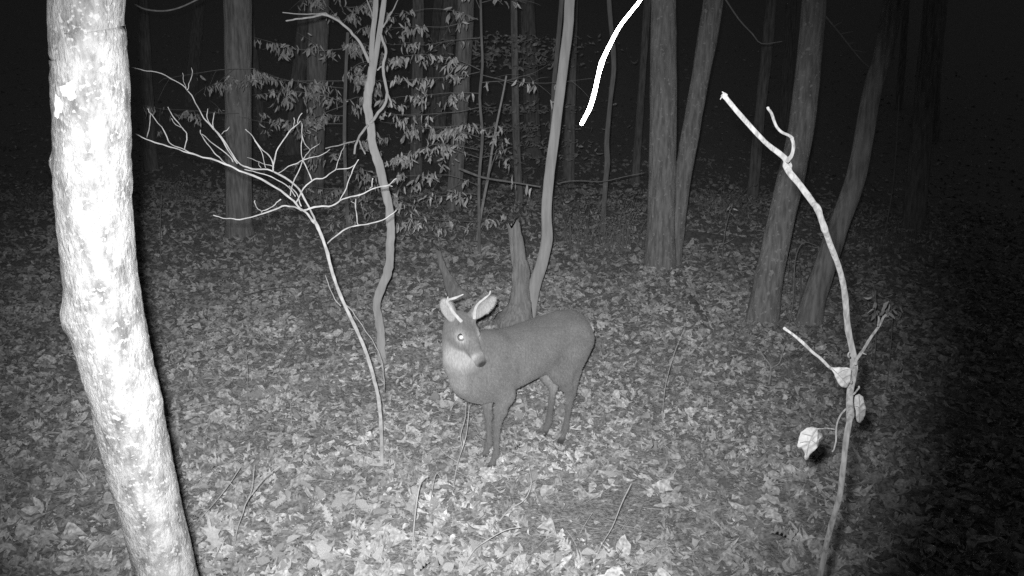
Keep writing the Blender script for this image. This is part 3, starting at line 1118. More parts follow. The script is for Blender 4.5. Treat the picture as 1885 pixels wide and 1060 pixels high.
# fore quarters
for sd, fx in ((1, .02), (-1, -.045)):
    sho, elb, kne = (.36, .095 * sd, .62), (.245, .105 * sd, .47), (.275 + fx, .078 * sd, .275)
    chain([(.27, .07 * sd, .76), sho], [.07, .085], .05, (YA, 1.3))
    chain([sho, elb], [.085, .055], .04, (YA, 1.15))
    chain([elb, (.262 + fx * .6, .090 * sd, .37), kne], [.048, .031, .0230], .03)
    fe = (.275 + fx, .072 * sd, .10)
    chain([kne, (.275 + fx, .075 * sd, .20), fe], [.0235, .0155, .0172], .014)
    chain([fe, (.300 + fx, .072 * sd, .045)], [.0190, .018], .01)
    chain([(.302 + fx, .072 * sd, .035), (.322 + fx, .072 * sd, .008)], [.022, .021], .008)

# head frame
hf = np.array([.034, .795, -.60])
hf = hf / np.linalg.norm(hf)
hu = np.array([0, 0, 1.]) - hf[2] * hf
hu /= np.linalg.norm(hu)
hl = np.cross(hu, hf)
HP = np.array([.49, -.02, .935])
HS = 1.13                      # head size


def hd_(x, y, z):
    return HP + (hf * x + hl * y + hu * z) * HS


# neck
chain([(.32, 0, .70), (.42, -.01, .735), (.475, -.02, .83), (.485, -.03, .90), tuple(hd_(-.02, 0, -.012))], [.140, .128, .104, .088, .066], .05, (YA, 1.05))
chain([(.47, -.01, .60), (.51, -.02, .72), (.515, -.02, .81)], [.085, .073, .055], .05)
def hs(*a):
    return tuple(v * HS for v in a)


# skull and muzzle
HA = [hf, hl, hu]
EARS = []
ellipsoid(hd_(.03, 0, .0), HA, hs(.082, .058, .060), .03)
ellipsoid(hd_(.075, 0, .006), HA, hs(.060, .050, .046), .025)
chain([tuple(hd_(.06, 0, .0)), tuple(hd_(.13, 0, -.006)), tuple(hd_(.195, 0, -.018)), tuple(hd_(.228, 0, -.022))], hs(.046, .038, .031, .029), .02)
chain([tuple(hd_(.02, 0, -.042)), tuple(hd_(.10, 0, -.040)), tuple(hd_(.205, 0, -.042))], hs(.036, .024, .014), .02)
ellipsoid(hd_(.236, 0, -.018), HA, hs(.018, .031, .024), .010)
for sd in (1, -1):
    ellipsoid(hd_(.083, .044 * sd, .034), HA, hs(.030, .013, .012), .012)          # brow
    ellipsoid(hd_(.088, .060 * sd, .018), HA, hs(.027, .016, .022), .006, carve=True)  # socket
    ellipsoid(hd_(.252, .012 * sd, -.014), HA, hs(.006, .006, .005), .004, carve=True)  # nostril
    chain([tuple(hd_(.045, .036 * sd, .045)), tuple(hd_(.035, .040 * sd, .068))], hs(.016, .013), .012)  # pedicle
    # ear: a cupped blade pointing out and up, hollow towards the front
    ea = (hl * .92 + hu * .42 - hf * .22) if sd > 0 else (-hl * .34 + hu * .62 - hf * .75)
    ea = ea / np.linalg.norm(ea)
    en = (hf * .85 + hl * .10 + hu * .35) if sd > 0 else (hf * .50 - hl * .75 + hu * .30)                                      # hollow side
    en = en - ea * (en @ ea)
    en = en / np.linalg.norm(en)
    ew = np.cross(ea, en)
    root = hd_(-.005, .045 * sd, .030)
    el = 1.06 if sd > 0 else .76
    ec = root + ea * .092 * HS * el
    ellipsoid(ec, [ea, ew, en], hs(.090 * el, .056 if sd > 0 else .040, .020), .004)
    ellipsoid(ec + en * .019 + ea * .008, [ea, ew, en], hs(.080 * el, .047 if sd > 0 else .032, .020), .004, carve=True)
    EARS.append((ec + en * .019 + ea * .008, [ea, ew, en], hs(.080 * el, .047 if sd > 0 else .032, .020)))
    chain([tuple(hd_(-.005, .035 * sd, .015)), tuple(root + ea * .02)], hs(.028, .022), .015)
# crease between brisket and shoulder
for sd in (1, -1):
    ellipsoid((.522, .122 * sd, .665), np.eye(3), (.018, .036, .085), .022, carve=True)
    ellipsoid((.505, .110 * sd, .560), np.eye(3), (.020, .034, .060), .022, carve=True)
# hollow of the flank and behind the shoulder
for sd in (1, -1):
    ellipsoid((-.20, .185 * sd, .56), np.eye(3), (.085, .055, .10), .05, carve=True)
    ellipsoid((.155, .205 * sd, .62), np.eye(3), (.04, .055, .16), .05, carve=True)
# tail
chain([(-.52, 0, .755), (-.555, 0, .70), (-.56, 0, .60)], [.032, .032, .018], .02, (YA, .8))


def surface_nets(F, org, h_):
    ins = F < 0
    c = [ins[i:i + F.shape[0] - 1, j:j + F.shape[1] - 1, k:k + F.shape[2] - 1] for i in (0, 1) for j in (0, 1) for k in (0, 1)]
    cnt = sum(a.astype(np.int8) for a in c)
    act = np.argwhere((cnt > 0) & (cnt < 8))
    vid = np.full(cnt.shape, -1, dtype=np.int64)
    vid[tuple(act.T)] = np.arange(len(act))
    offs = np.array([(i, j, k) for i in (0, 1) for j in (0, 1) for k in (0, 1)])
    val = np.stack([F[tuple((act + o).T)] for o in offs], -1)
    edges = [(a, b) for a in range(8) for b in range(a + 1, 8) if np.abs(offs[a] - offs[b]).sum() == 1]
    acc = np.zeros((len(act), 3))
    n_ = np.zeros(len(act))
    for a, b in edges:
        va, vb = val[:, a], val[:, b]
        m = (va < 0) != (vb < 0)
        t_ = np.where(m, va / np.where(m, va - vb, 1), 0)
        acc += np.where(m[:, None], offs[a] + t_[:, None] * (offs[b] - offs[a]), 0)
        n_ += m
    V_ = org + (act + acc / n_[:, None]) * h_
    Qs_ = []
    for ax in range(3):
        o1, o2 = [(1, 2), (2, 0), (0, 1)][ax]
        sl0 = [slice(1, -1)] * 3
        sl0[ax] = slice(0, -1)
        sl1 = [slice(1, -1)] * 3
        sl1[ax] = slice(1, None)
        A, B = ins[tuple(sl0)], ins[tuple(sl1)]
        w = np.argwhere(A != B)
        flip = A[tuple(w.T)]
        basei = w.copy()
        for k_ in range(3):
            if k_ != ax:
                basei[:, k_] += 1
        d1 = np.zeros(3, int)
        d1[o1] = 1
        d2 = np.zeros(3, int)
        d2[o2] = 1
        q = np.stack([vid[tuple((basei - d1 - d2).T)], vid[tuple((basei - d2).T)], vid[tuple(basei.T)], vid[tuple((basei - d1).T)]], -1)
        q[~flip] = q[~flip][:, ::-1]
        Qs_.append(q)
    return V_, np.concatenate(Qs_)


DV, DQ = surface_nets(FLD, lo, HV)
# light smoothing of the voxel steps
for _ in range(3):
    acc = np.zeros_like(DV)
    cn = np.zeros(len(DV))
    for a, b in ((0, 1), (1, 2), (2, 3), (3, 0)):
        np.add.at(acc, DQ[:, a], DV[DQ[:, b]])
        np.add.at(cn, DQ[:, a], 1)
    DV = .5 * DV + .5 * acc / np.maximum(cn, 1)[:, None]

# coat markings (the animal's own colours), with some body shading painted in


def bump_at(c, r, p=DV):
    c = np.array(c)
    return np.exp(-np.sum(((p - c) / np.array(r)) ** 2, -1))


coat = np.full(len(DV), .192)
hx_ = (DV - HP) @ hf / HS
hy_ = (DV - HP) @ hl / HS
hz_ = (DV - HP) @ hu / HS


def mixto(val, w):
    global coat
    w = np.clip(w, 0, 1)
    coat = coat * (1 - w) + val * w


def hbump(c, r):
    return np.exp(-(((hx_ - c[0]) / r[0]) ** 2 + ((hy_ - c[1]) / r[1]) ** 2 + ((hz_ - c[2]) / r[2]) ** 2))


mixto(.165, sstep(.77, .84, DV[:, 2]) * sstep(.42, .30, DV[:, 0]))                                      # darker back
mixto(.17, sstep(.42, .30, DV[:, 2]))                                                                # darker lower legs
mixto(.145, .8 * bump_at((-.47, .09, .55), (.07, .08, .12)))  # shade at the rear of the thigh, painted into the coat
mixto(.15, .7 * bump_at((-.19, .15, .60), (.05, .09, .07)))  # shade of the flank hollow, painted as a darker patch
mixto(.30, sstep(.50, .40, DV[:, 2]) * sstep(.10, .02, np.abs(DV[:, 1])) * sstep(.30, .40, DV[:, 2]))      # belly
mixto(.30, sstep(.56, .42, DV[:, 2]) * sstep(-.10, -.22, DV[:, 0]) * sstep(.10, .05, np.abs(DV[:, 1])) * sstep(.2, .3, DV[:, 2]))  # groin
mixto(.29, .95 * sstep(.495, .535, DV[:, 0]) * sstep(.50, .58, DV[:, 2]) * sstep(.84, .74, DV[:, 2]))                                          # front of the neck paler: shading against the shoulder painted in
mixto(.44, 1.5 * np.clip(bump_at((.56, .055, .765), (.11, .13, .085)) - .12, 0, 1) * sstep(-.034, -.056, hz_))                # white throat patch
mixto(.50, 1.3 * hbump((.18, 0, -.056), (.05, .03, .014)))                                           # chin
mixto(.56, 1.6 * hbump((.205, 0, -.024), (.014, .05, .030)))                                          # pale ring round the muzzle
for sd in (1, -1):
    mixto(.48, 1.5 * hbump((.090, .05 * sd, .016), (.032, .02, .027)))                               # eye ring
mixto(.15, 1.2 * hbump((.06, 0, .055), (.045, .035, .03)))                                           # dark crown
mixto(.10, 1.4 * np.exp(-((hz_ + .046) / .006) ** 2) * sstep(.14, .20, hx_) * sstep(.27, .25, hx_) * sstep(.06, .045, np.abs(hy_)))                            # mouth line
mixto(.05, 1.6 * hbump((.254, 0, -.014), (.015, .03, .020)))                                         # nose pad
for c_, ax_, r_ in EARS:
    q_ = np.linalg.norm(np.stack([((DV - c_) @ ax_[i]) / r_[i] for i in range(3)], -1), axis=-1)
    mixto(.40, sstep(1.22, 1.0, q_))
mixto(.62, 1.5 * np.clip(bump_at((-.57, 0, .66), (.04, .09, .13)) - .2, 0, 1))                    # tail edge
mixto(.07, sstep(.045, .02, DV[:, 2]))                                                             # hooves

WV = np.array(DO) + DS * (DV[:, 0:1] * np.array(HD) + DV[:, 1:2] * np.array(LFT) + DV[:, 2:3] * np.array([0, 0, 1.]))


def fur_mat():
    m, nt, b, N, L = _nodes("deer_coat")
    at_ = N.new('ShaderNodeAttribute')
    at_.attribute_name = "coat"
    tc = N.new('ShaderNodeTexCoord')
    mp = N.new('ShaderNodeMapping')
    mp.inputs['Scale'].default_value = (1, 1, .35)
    L.new(tc.outputs['Object'], mp.inputs[0])
    n1 = N.new('ShaderNodeTexNoise')
    n1.inputs['Scale'].default_value = 130.0
    n1.inputs['Detail'].default_value = 6.0
    L.new(mp.outputs[0], n1.inputs['Vector'])
    n2 = N.new('ShaderNodeTexNoise')
    n2.inputs['Scale'].default_value = 9.0
    n2.inputs['Detail'].default_value = 4.0
    L.new(tc.outputs['Object'], n2.inputs['Vector'])
    mr = N.new('ShaderNodeMapRange')
    mr.inputs['From Min'].default_value = .3
    mr.inputs['From Max'].default_value = .7
    mr.inputs['To Min'].default_value = .80
    mr.inputs['To Max'].default_value = 1.2
    L.new(n1.outputs['Fac'], mr.inputs['Value'])
    mr2 = N.new('ShaderNodeMapRange')
    mr2.inputs['From Min'].default_value = .3
    mr2.inputs['From Max'].default_value = .7
    mr2.inputs['To Min'].default_value = .9
    mr2.inputs['To Max'].default_value = 1.1
    L.new(n2.outputs['Fac'], mr2.inputs['Value'])
    mu = N.new('ShaderNodeMath')
    mu.operation = 'MULTIPLY'
    L.new(mr.outputs[0], mu.inputs[0])
    L.new(mr2.outputs[0], mu.inputs[1])
    mx = N.new('ShaderNodeVectorMath')
    mx.operation = 'SCALE'
    L.new(at_.outputs['Color'], mx.inputs[0])
    L.new(mu.outputs[0], mx.inputs['Scale'])
    L.new(mx.outputs[0], b.inputs['Base Color'])
    b.inputs['Roughness'].default_value = .8
    b.inputs['Specular IOR Level'].default_value = .1
    b.inputs['Diffuse Roughness'].default_value = 0.35
    b.inputs['Sheen Weight'].default_value = .05
    b.inputs['Sheen Roughness'].default_value = .6
    bp = N.new('ShaderNodeBump')
    bp.inputs['Strength'].default_value = .35
    bp.inputs['Distance'].default_value = .004
    L.new(n1.outputs['Fac'], bp.inputs['Height'])
    L.new(bp.outputs[0], b.inputs['Normal'])
    return m


deer = thing("deer", tuple(DO), "young antlered buck standing on the leaves, head turned to look past the camera", "deer")
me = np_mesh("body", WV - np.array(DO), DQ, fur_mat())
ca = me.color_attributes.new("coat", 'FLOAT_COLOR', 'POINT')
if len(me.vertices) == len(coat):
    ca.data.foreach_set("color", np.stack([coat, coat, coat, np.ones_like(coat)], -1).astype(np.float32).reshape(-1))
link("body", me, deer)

# short coat: one fine tapering sliver per hair tuft, lying back along the body
nv_ = np.empty(len(me.vertices) * 3, dtype=np.float32)
me.vertices.foreach_get("normal", nv_)
nv_ = nv_.reshape(-1, 3)
rf = np.random.default_rng(9)
if len(nv_) == len(WV):
    pk = rf.integers(0, len(WV), 90000)
    pk = pk[DV[pk, 2] > .06]
    head_ = (np.linalg.norm(DV[pk] - hd_(.10, 0, 0), axis=-1) < .22)
    far_ = np.linalg.norm(DV[pk] - hd_(.089, -.05, .018), axis=-1) > .030
    pk, head_ = pk[far_], head_[far_]
    hn = nv_[pk]
    flow = np.where(head_[:, None], -(np.array(HD) * hf[0] + np.array(LFT) * hf[1] + np.array([0, 0, 1.]) * hf[2]), -np.array(HD) * .8 + np.array([0, 0, -.6]))
    flow = flow + rf.normal(0, .22, flow.shape)
    flow = flow - hn * np.sum(flow * hn, -1, keepdims=True)
    flow /= np.maximum(1e-6, np.linalg.norm(flow, axis=-1, keepdims=True))
    ln_ = np.where(head_, .006, .015) * rf.uniform(.6, 1.3, len(pk))
    sd_ = np.cross(hn, flow)
    p0_ = WV[pk] - np.array(DO) - hn * .001 + rf.normal(0, .002, hn.shape)
    wd_ = np.where(head_, .0007, .0011)[:, None]
    tip_ = p0_ + flow * ln_[:, None] + hn * (ln_ * .28)[:, None]
    FV = np.stack([p0_ - sd_ * wd_, p0_ + sd_ * wd_, tip_], 1).reshape(-1, 3)
    n3 = len(pk)
    FQ = np.concatenate([np.arange(n3 * 3).reshape(-1, 3), np.full((n3, 1), -1)], 1)
    fm = np_mesh("fur", FV, FQ, me.materials[0], smooth=False)
    fc = fm.color_attributes.new("coat", 'FLOAT_COLOR', 'POINT')
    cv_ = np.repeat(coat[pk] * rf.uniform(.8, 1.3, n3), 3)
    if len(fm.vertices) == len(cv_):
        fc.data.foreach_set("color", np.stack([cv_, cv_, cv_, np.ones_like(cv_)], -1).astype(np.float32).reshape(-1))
    tag(link("fur", fm, deer), kind="stuff")


def ico(c, r, seg=16):
    Vv, Ff = [], []
    for i in range(seg + 1):
        th = math.pi * i / seg
        for k in range(seg * 2):
            a = math.pi * k / seg
            Vv.append(Vector(c) + Vector((math.sin(th) * math.cos(a), math.sin(th) * math.sin(a), math.cos(th))) * r)
    for i in range(seg):
        for k in range(seg * 2):
            a0, a1 = i * seg * 2 + k, i * seg * 2 + (k + 1) % (seg * 2)
            Ff.append((a0, a1, a1 + seg * 2, a0 + seg * 2))
    return Vv, Ff


def simple_mat(name, col, rough, metal=0.0, spec=.5, coat_w=0.0):
    m, nt, b, N, L = _nodes(name)
    tc = N.new('ShaderNodeTexCoord')
    n1 = N.new('ShaderNodeTexNoise')
    n1.inputs['Scale'].default_value = 80.0
    L.new(tc.outputs['Object'], n1.inputs['Vector'])
    cr = N.new('ShaderNodeValToRGB')
    cr.color_ramp.elements[0].color = g3(col * .92)
    cr.color_ramp.elements[1].color = g3(min(1, col * 1.05))
    L.new(n1.outputs['Fac'], cr.inputs[0])
    L.new(cr.outputs[0], b.inputs['Base Color'])
    b.inputs['Roughness'].default_value = rough
    b.inputs['Metallic'].default_value = metal
    b.inputs['Specular IOR Level'].default_value = spec
    b.inputs['Coat Weight'].default_value = coat_w
    return m


M_EYE = simple_mat("eye_rim", .03, .15)
M_TAPETUM = simple_mat("reflecting_eye", .97, .55, 1.0)
M_ANTLER = grey_mat("antler_bone", .46, .66, scale=30.0, bump=.3, bump_scale=80.0, bump_dist=.002, rough=.6)
for sd in (1, -1):
    ec_ = Vector(dw(hd_(.089, .0500 * sd, .018)))
    eye = part("eye", ico(ec_, .0225 * DS), M_EYE, deer)
    out = (HD * float(hl[0] * sd) + LFT * float(hl[1] * sd) + Vector((0, 0, float(hl[2] * sd))))
    fwd_ = (HD * float(hf[0]) + LFT * float(hf[1]) + Vector((0, 0, float(hf[2]))))
    nrm = (out * .8 + fwd_ * .55).normalized()
    look = (CAM - ec_).normalized()
    if look.dot(out) > .3:
        nrm = (nrm + look).normalized()
    Vv, Ff = ico(ec_, .0231 * DS, 30)
    # the shining pupil: the front cap of the eyeball
    keep_ = [i for i, v in enumerate(Vv) if (v - ec_).normalized().dot(nrm) > .50]
    mp_ = {i: j for j, i in enumerate(keep_)}
    Ff = [tuple(mp_[i] for i in f_) for f_ in Ff if all(i in mp_ for i in f_)]
    Vv = [Vv[i] for i in keep_]
    part("pupil", (Vv, Ff), M_TAPETUM, eye)

pr = dw(hd_(.035, -.040, .075))
pl = dw(hd_(.035, .040, .075))
WA = (5.889, 780, 520)


def antler(base_p, px_path, dys, w0, w1, label):
    pts_ = [base_p]
    for (x_, y_), dy in zip(px_path, dys):
        pts_.append(at(WA[1] + x_ / WA[0], WA[2] + y_ / WA[0], base_p.y + dy))
    return tube(pts_, taper(pts_, w0, w1), 10, 6, .2, 40.0)


a_r = part("antler", antler(pr, [(322, 325), (285, 262), (252, 218)], [.01, .02, .01], 6.4, 4.2, ""), M_ANTLER, deer)
part("tine", tube([at(WA[1] + x_ / WA[0], WA[2] + y_ / WA[0], pr.y + dy) for x_, y_, dy in ((250, 222, .012), (262, 190, 0), (340, 166, -.04), (428, 128, -.08))],
                  [.0068, .0070, .0060, .0024], 10, 5, .2, 40.0), M_ANTLER, a_r)
part("tine", tube([at(WA[1] + x_ / WA[0], WA[2] + y_ / WA[0], pr.y + dy) for x_, y_, dy in ((258, 200, .008), (260, 175, .01), (262, 152, .012))],
                  [.006, .0045, .002], 8, 4), M_ANTLER, a_r)
part("antler", antler(pl, [(560, 285), (600, 222), (668, 165), (710, 130), (722, 92)], [.01, .01, -.01, -.03, -.05], 6.2, 2.2, ""), M_ANTLER, deer)


# ------------------------------------------------------------------ beech saplings with hanging dry leaves
def hang_leaf_meshes(n, mat, seed):
    out = []
    rg = np.random.default_rng(seed)
    for i in range(n):
        V, Qs = leaf_mesh('beech', rg, .9, .8, .5, .8)
        V = np.stack([V[:, 1], V[:, 2], -V[:, 0]], -1)      # hangs along -Z
        out.append(np_mesh("leaf", V, Qs, mat))
    return out


LEAFM_DIM = hang_leaf_meshes(14, M_BEECHLEAF, 5)
LEAFM_PALE = hang_leaf_meshes(14, M_BRIGHTLEAF, 6)
LEAFM = LEAFM_DIM


def spray(t, p0, p1, dens, spread, size, leaf_list, budget, sag=.03, LEAF_DENS=1.5):
    """one branch with drooping leaves on short side twigs"""
    p0, p1 = Vector(p0), Vector(p1)
    p0.z += random.gauss(.03, .05)
    p1.z += random.gauss(0, .05)
    sag = random.uniform(-.06, .12)
    L = (p1 - p0).length
    pts_ = []
    for i in range(6):
        f_ = i / 5
        q = p0.lerp(p1, f_)
        q.z += sag * math.sin(f_ * math.pi) + random.uniform(-.012, .012)
        pts_.append(q)
    br = part("branch", tube(pts_, [.0045 - .0008 * i * .8 for i in range(6)], 5, 2), M_DIMSTEM, t)
    n = max(1, int(L * dens * LEAF_DENS / 3.5))
    sides = []
    VV, FF = [], []
    for i in range(max(2, int(L * 7))):   # drooping side twigs
        f_ = random.uniform(.1, 1.0)
        q0 = p0.lerp(p1, f_)
        q0.z += sag * math.sin(f_ * math.pi)
        dv = Vector((random.uniform(-.5, .5) + .5 * (1 if p1.x > p0.x else -1), random.gauss(0, .8), random.gauss(-.30, .30))).normalized()
        q1 = q0 + dv * random.uniform(.10, .34)
        q1.z -= .03
        v_, k_ = tube([q0, q0.lerp(q1, .5) + Vector((0, 0, .015)), q1], [.002, .0016, .001], 4, 2)
        FF += [tuple(j + len(VV) for j in k) for k in k_]
        VV += v_
        sides.append((q0, q1))
    tag(part("side_twigs", (VV, FF), M_DIMSTEM, br), kind="stuff")
    for i in range(n):                    # a bud with a bunch of leaves drooping from it
        f_ = random.uniform(.10, 1.0)
        if random.random() < .7:
            q0, q1 = random.choice(sides)
            nd = q0.lerp(q1, f_)
        else:
            nd = p0.lerp(p1, f_)
            nd.z += sag * math.sin(f_ * math.pi)
        nd += Vector((random.gauss(0, .012), random.gauss(0, .02), random.gauss(0, .01)))
        for j in range(random.choice((1, 2, 3, 4, 5))):
            q = nd + Vector((random.gauss(0, .030), random.gauss(0, .03), random.gauss(0, .012)))
            s_ = random.uniform(.55, 1.3) * size
            sp_ang = random.gauss(0, .48)
            rot = Euler((random.gauss(0, .45), sp_ang, random.gauss(0, 1.1)), 'XYZ')
            if budget[0] <= 0:
                leaf_list.append((q, s_, rot))
                continue
            budget[0] -= 1
            o = link("leaf", random.choice(LEAFM), br, q - t.location)
            o.scale = (s_, s_, s_)
            o.rotation_euler = rot
    return br


def beech(stem_px, D, label, sprays, size, group, stem_w, ld):
    pts_ = [at(x_, y_, D) for x_, y_ in stem_px]
    b = pts_[-1]
    z0 = gh(b.x, b.y)
    pts_.append(Vector((b.x, b.y, z0 - .05)))
    t = thing("beech_sapling", (b.x, b.y, z0), label, "sapling", group)
    pts_.reverse()
    part("trunk", tube(pts_, taper(pts_, stem_w, stem_w * .7), 8, 3, .12, 12.0, seed=3), M_DIMSTEM, t)
    budget = [300]
    rest = []
    for (x0, y0, x1, y1, dens, dD) in sprays:
        spray(t, at(x0, y0, D + random.uniform(-.05, .05)), at(x1, y1, D + dD), dens, .04, size, rest, budget, LEAF_DENS=ld)
    if rest:
        vs_, qs_, nb_ = [], [], 0
        for q, s_, rot in rest:
            src = random.choice(LEAFM)
            co = np.empty(len(src.vertices) * 3, dtype=np.float32)
            src.vertices.foreach_get("co", co)
            Rm = np.array(rot.to_matrix())
            vs_.append(co.reshape(-1, 3) @ Rm.T * s_ + np.array(tuple(q - t.location)))
            qs_.append(np.array([tuple(pl_.vertices) for pl_ in src.polygons]) + nb_)
            nb_ += len(src.vertices)
        V, Qs = np.concatenate(vs_), np.concatenate(qs_)
        tag(link("leaf_cluster", np_mesh("leaf_cluster", V, Qs, LEAFM[0].materials[0]), t), kind="stuff")
    return t


BG = "beech saplings holding dry leaves behind the deer"
LEAFM = LEAFM_DIM
S1 = [(632, 100, 468, 72, 20, -.6), (633, 140, 462, 118, 26, -.4), (634, 160, 475, 146, 9, -.8), (634, 195, 465, 178, 32, -.3), (634, 205, 500, 205, 20, .3),
      (634, 105, 692, 80, 26, -.4), (634, 140, 692, 118, 34, .3), (634, 165, 692, 148, 34, -.5), (634, 185, 690, 178, 24, .2),
      (632, 50, 555, -5, 22, .4), (632, 45, 695, 12, 28, -.3), (632, 75, 692, 48, 28, .3), (632, 20, 600, -20, 20, .1), (633, 10, 680, -20, 20, .1),
      (634, 235, 520, 240, 14, .3), (636, 262, 692, 250, 22, -.4), (636, 300, 560, 285, 18, -.4), (636, 335, 692, 318, 22, -.3), (636, 355, 540, 340, 16, .3), (637, 380, 684, 372, 22, -.2),
      (634, 215, 440, 225, 10, .2), (470, 125, 300, 128, 3.5, -.4), (440, 215, 270, 205, 12, .6), (440, 150, 375, 165, 14, .6), (637, 400, 590, 395, 14, .1)]
beech([(640, 60), (636, 150), (634, 250), (637, 350), (642, 440)], 10.4,
      "leafy beech sapling left of the forked thin tree, its branches hung with narrow dry leaves", S1, .082, BG, 8, 5.0)
LEAFM = LEAFM_PALE
S2 = [(884, 128, 712, 122, 52, -.4), (884, 148, 700, 152, 28, -.7), (884, 138, 1006, 140, 12, -.4), (884, 150, 1090, 132, 2.5, -.6),
      (880, 38, 718, 12, 30, .3), (879, 42, 720, 28, 26, .2), (884, 6, 970, -8, 12, -.3), (884, 78, 718, 74, 13, .2), (884, 25, 850, 16, 16, -.2),
      (884, 185, 702, 186, 36, -.2), (882, 205, 700, 206, 24, -.7), (882, 230, 700, 226, 36, -.4), (882, 255, 740, 240, 24, -.6),
      (882, 290, 735, 270, 30, -.6), (882, 310, 735, 300, 26, -.3), (882, 345, 735, 325, 36, -.7), (882, 375, 735, 368, 30, -.5), (882, 400, 750, 392, 26, -.9),
      (885, 245, 848, 230, 34, -.3), (885, 250, 938, 248, 34, -.3), (885, 415, 918, 416, 30, -.3), (885, 280, 930, 285, 16, -.2)]
bt2 = beech([(884, -30), (886, 60), (888, 120), (883, 180), (888, 250), (882, 330), (882, 436)], 9.8,
            "thin upright beech sapling with drooping dry leaves, right of the forked thin tree", S2, .086, BG, 6, 2.3)
# bare side branches of it with single bright leaves
pts = trace([(845, 310), (870, 320), (895, 328), (954, 337), (995, 344)], 9.4, 9.2)
br = part("branch", tube(pts, taper(pts, 5, 2.4), 6, 3), M_DIMSTEM, bt2)
for x_, y_, s_ in [(938, 312, .07), (943, 322, .10), (941, 338, .06), (949, 338, .06), (970, 340, .115), (978, 346, .105)]:
    o = link("leaf", random.choice(LEAFM), br, at(x_, y_, 8.9) - bt2.location)
    o.scale = (s_,) * 3
    o.rotation_euler = (random.gauss(0, .2), random.gauss(0, .3), random.uniform(0, 6.28))
pts = trace([(1026, 338), (1050, 333), (1080, 333), (1110, 334), (1150, 325), (1186, 318)], 9.6, 10)
solo("fallen_branch", tube(pts, taper(pts, 1.8, 1.4), 6, 3, .2), M_DIMSTEM, pts[0], "long thin bare branch stretching level from the pale curved tree to the twin trunked tree", "branch")
# slim leaning stem crossing it
g = gnd(879, 440)
tl = thing("sapling", (g.x, g.y, gh(g.x, g.y)), "slim bare stem leaning right across the upright beech sapling", "sapling")
pts = trace([(878, 450), (882, 415), (890, 370), (899, 322), (906, 275), (915, 225), (926, 172), (932, 140)], g.y, 9.2)
part("trunk", tube(pts, taper(pts, 6, 3), 8, 4, .1, 14), M_SMOOTHBARK, tl)
branch("twig", [(895, 335), (905, 305), (912, 285)], g.y - .9, g.y - .8, 3, 1.6, M_DIMSTEM, tl)

# farther beech, seen only as a faint cloud of leaves
pts_ = [at(x_, y_, 14.2) for x_, y_ in ((945, -40), (948, 120), (950, 250), (955, 350))]
b = pts_[-1]
tb = thing("beech_tree", (b.x, b.y, gh(b.x, b.y)), "faint leafy beech far in the dark above the stump", "tree", "far leafy beeches")
pts_.append(Vector((b.x, b.y, gh(b.x, b.y) - .1)))
part("trunk", tube(pts_, [.05, .055, .06, .065, .08], 8, 3), M_BARK, tb)
P = []
for _ in range(1100):
    a = RNG.choice(7)
    yrow = [75, 95, 115, 200, 235, 265, 290][a] + RNG.normal(0, 6)
    xx = 940 + RNG.normal(0, 75)
    if 1180 < xx:
        continue
    P.append(tuple(at(xx, yrow, 14.2 + RNG.normal(0, .6)) - tb.location))
V, Qs = litter_block(RNG, np.array(P), RNG.uniform(.07, .12, len(P)), ['long'], 1.5)
tag(link("crown", np_mesh("crown", V, Qs, M_FARLEAF), tb), kind="stuff")

# ------------------------------------------------------------------ low brush at the foot of the pale curved tree
def brush(cpx, cpy, wpx, hpx, n, label, D=None, leafy=.5):
    g_ = gnd(cpx, cpy)
    t = thing("brush", (g_.x, g_.y, gh(g_.x, g_.y)), label, "brush", "low brush among the trunks")
    m_ = pxm(g_)
    VV, FF = [], []
    lp = []
    for _ in range(n):
        x0 = g_.x + random.gauss(0, wpx * .25) * m_
        y0 = g_.y + random.gauss(0, .25)
        z0 = gh(x0, y0)
        hgt = random.uniform(.3, 1) * hpx * m_
        lx = random.gauss(0, .25) * hgt
        q = [Vector((x0, y0, z0 - .02)), Vector((x0 + lx * .3, y0, z0 + hgt * .5)), Vector((x0 + lx, y0 + random.gauss(0, .1), z0 + hgt))]
        v_, f_ = tube(q, [.004, .003, .0015], 4, 2)
        o_ = len(VV)
        VV += v_
        FF += [tuple(i + o_ for i in k) for k in f_]
        for _k in range(4):
            if random.random() < leafy:
                lp.append(tuple(q[1].lerp(q[2], random.random()) + Vector((random.gauss(0, .03), random.gauss(0, .03), 0)) - t.location))
    tag(part("stems", (VV, FF), M_DIMSTEM, t), kind="stuff")
    if lp:
        rg = np.random.default_rng(int(cpx))
        V_, Q_ = litter_block(rg, np.array(lp), rg.uniform(.03, .06, len(lp)), ['long'], 1.5)
        tag(link("foliage", np_mesh("foliage", V_, Q_, M_FARLEAF), t), kind="stuff")


brush(1060, 455, 110, 90, 46, "low thin brush on the ground right of the pale curved tree")
brush(1145, 455, 90, 110, 46, "low leafy brush at the left foot of the twin trunked tree", leafy=.7)
brush(1470, 560, 30, 110, 14, "tangle of dark thin stems between the two leaning trunks", leafy=.3)
brush(330, 372, 110, 60, 40, "dim low brush just right of the near trunk in the dark", leafy=.5)
brush(520, 385, 120, 50, 40, "dim low brush at the foot of the straight thick grey trunk", leafy=.6)
brush(980, 372, 110, 55, 44, "dim low brush behind the broken stump and pale curved tree", leafy=.6)
brush(1340, 400, 110, 70, 40, "dim low brush between the twin trunked tree and the leaning lichened trunk", leafy=.5)
brush(1640, 470, 130, 80, 40, "almost black low brush at the far right behind the bent sapling", leafy=.5)
brush(60, 385, 130, 60, 36, "almost black low brush left of the near trunk", leafy=.5)
brush(780, 425, 120, 40, 20, "short brush under the drooping beech leaves", leafy=.3)

# ------------------------------------------------------------------ single twigs and seedlings
TW = "twigs standing and lying among the leaves"


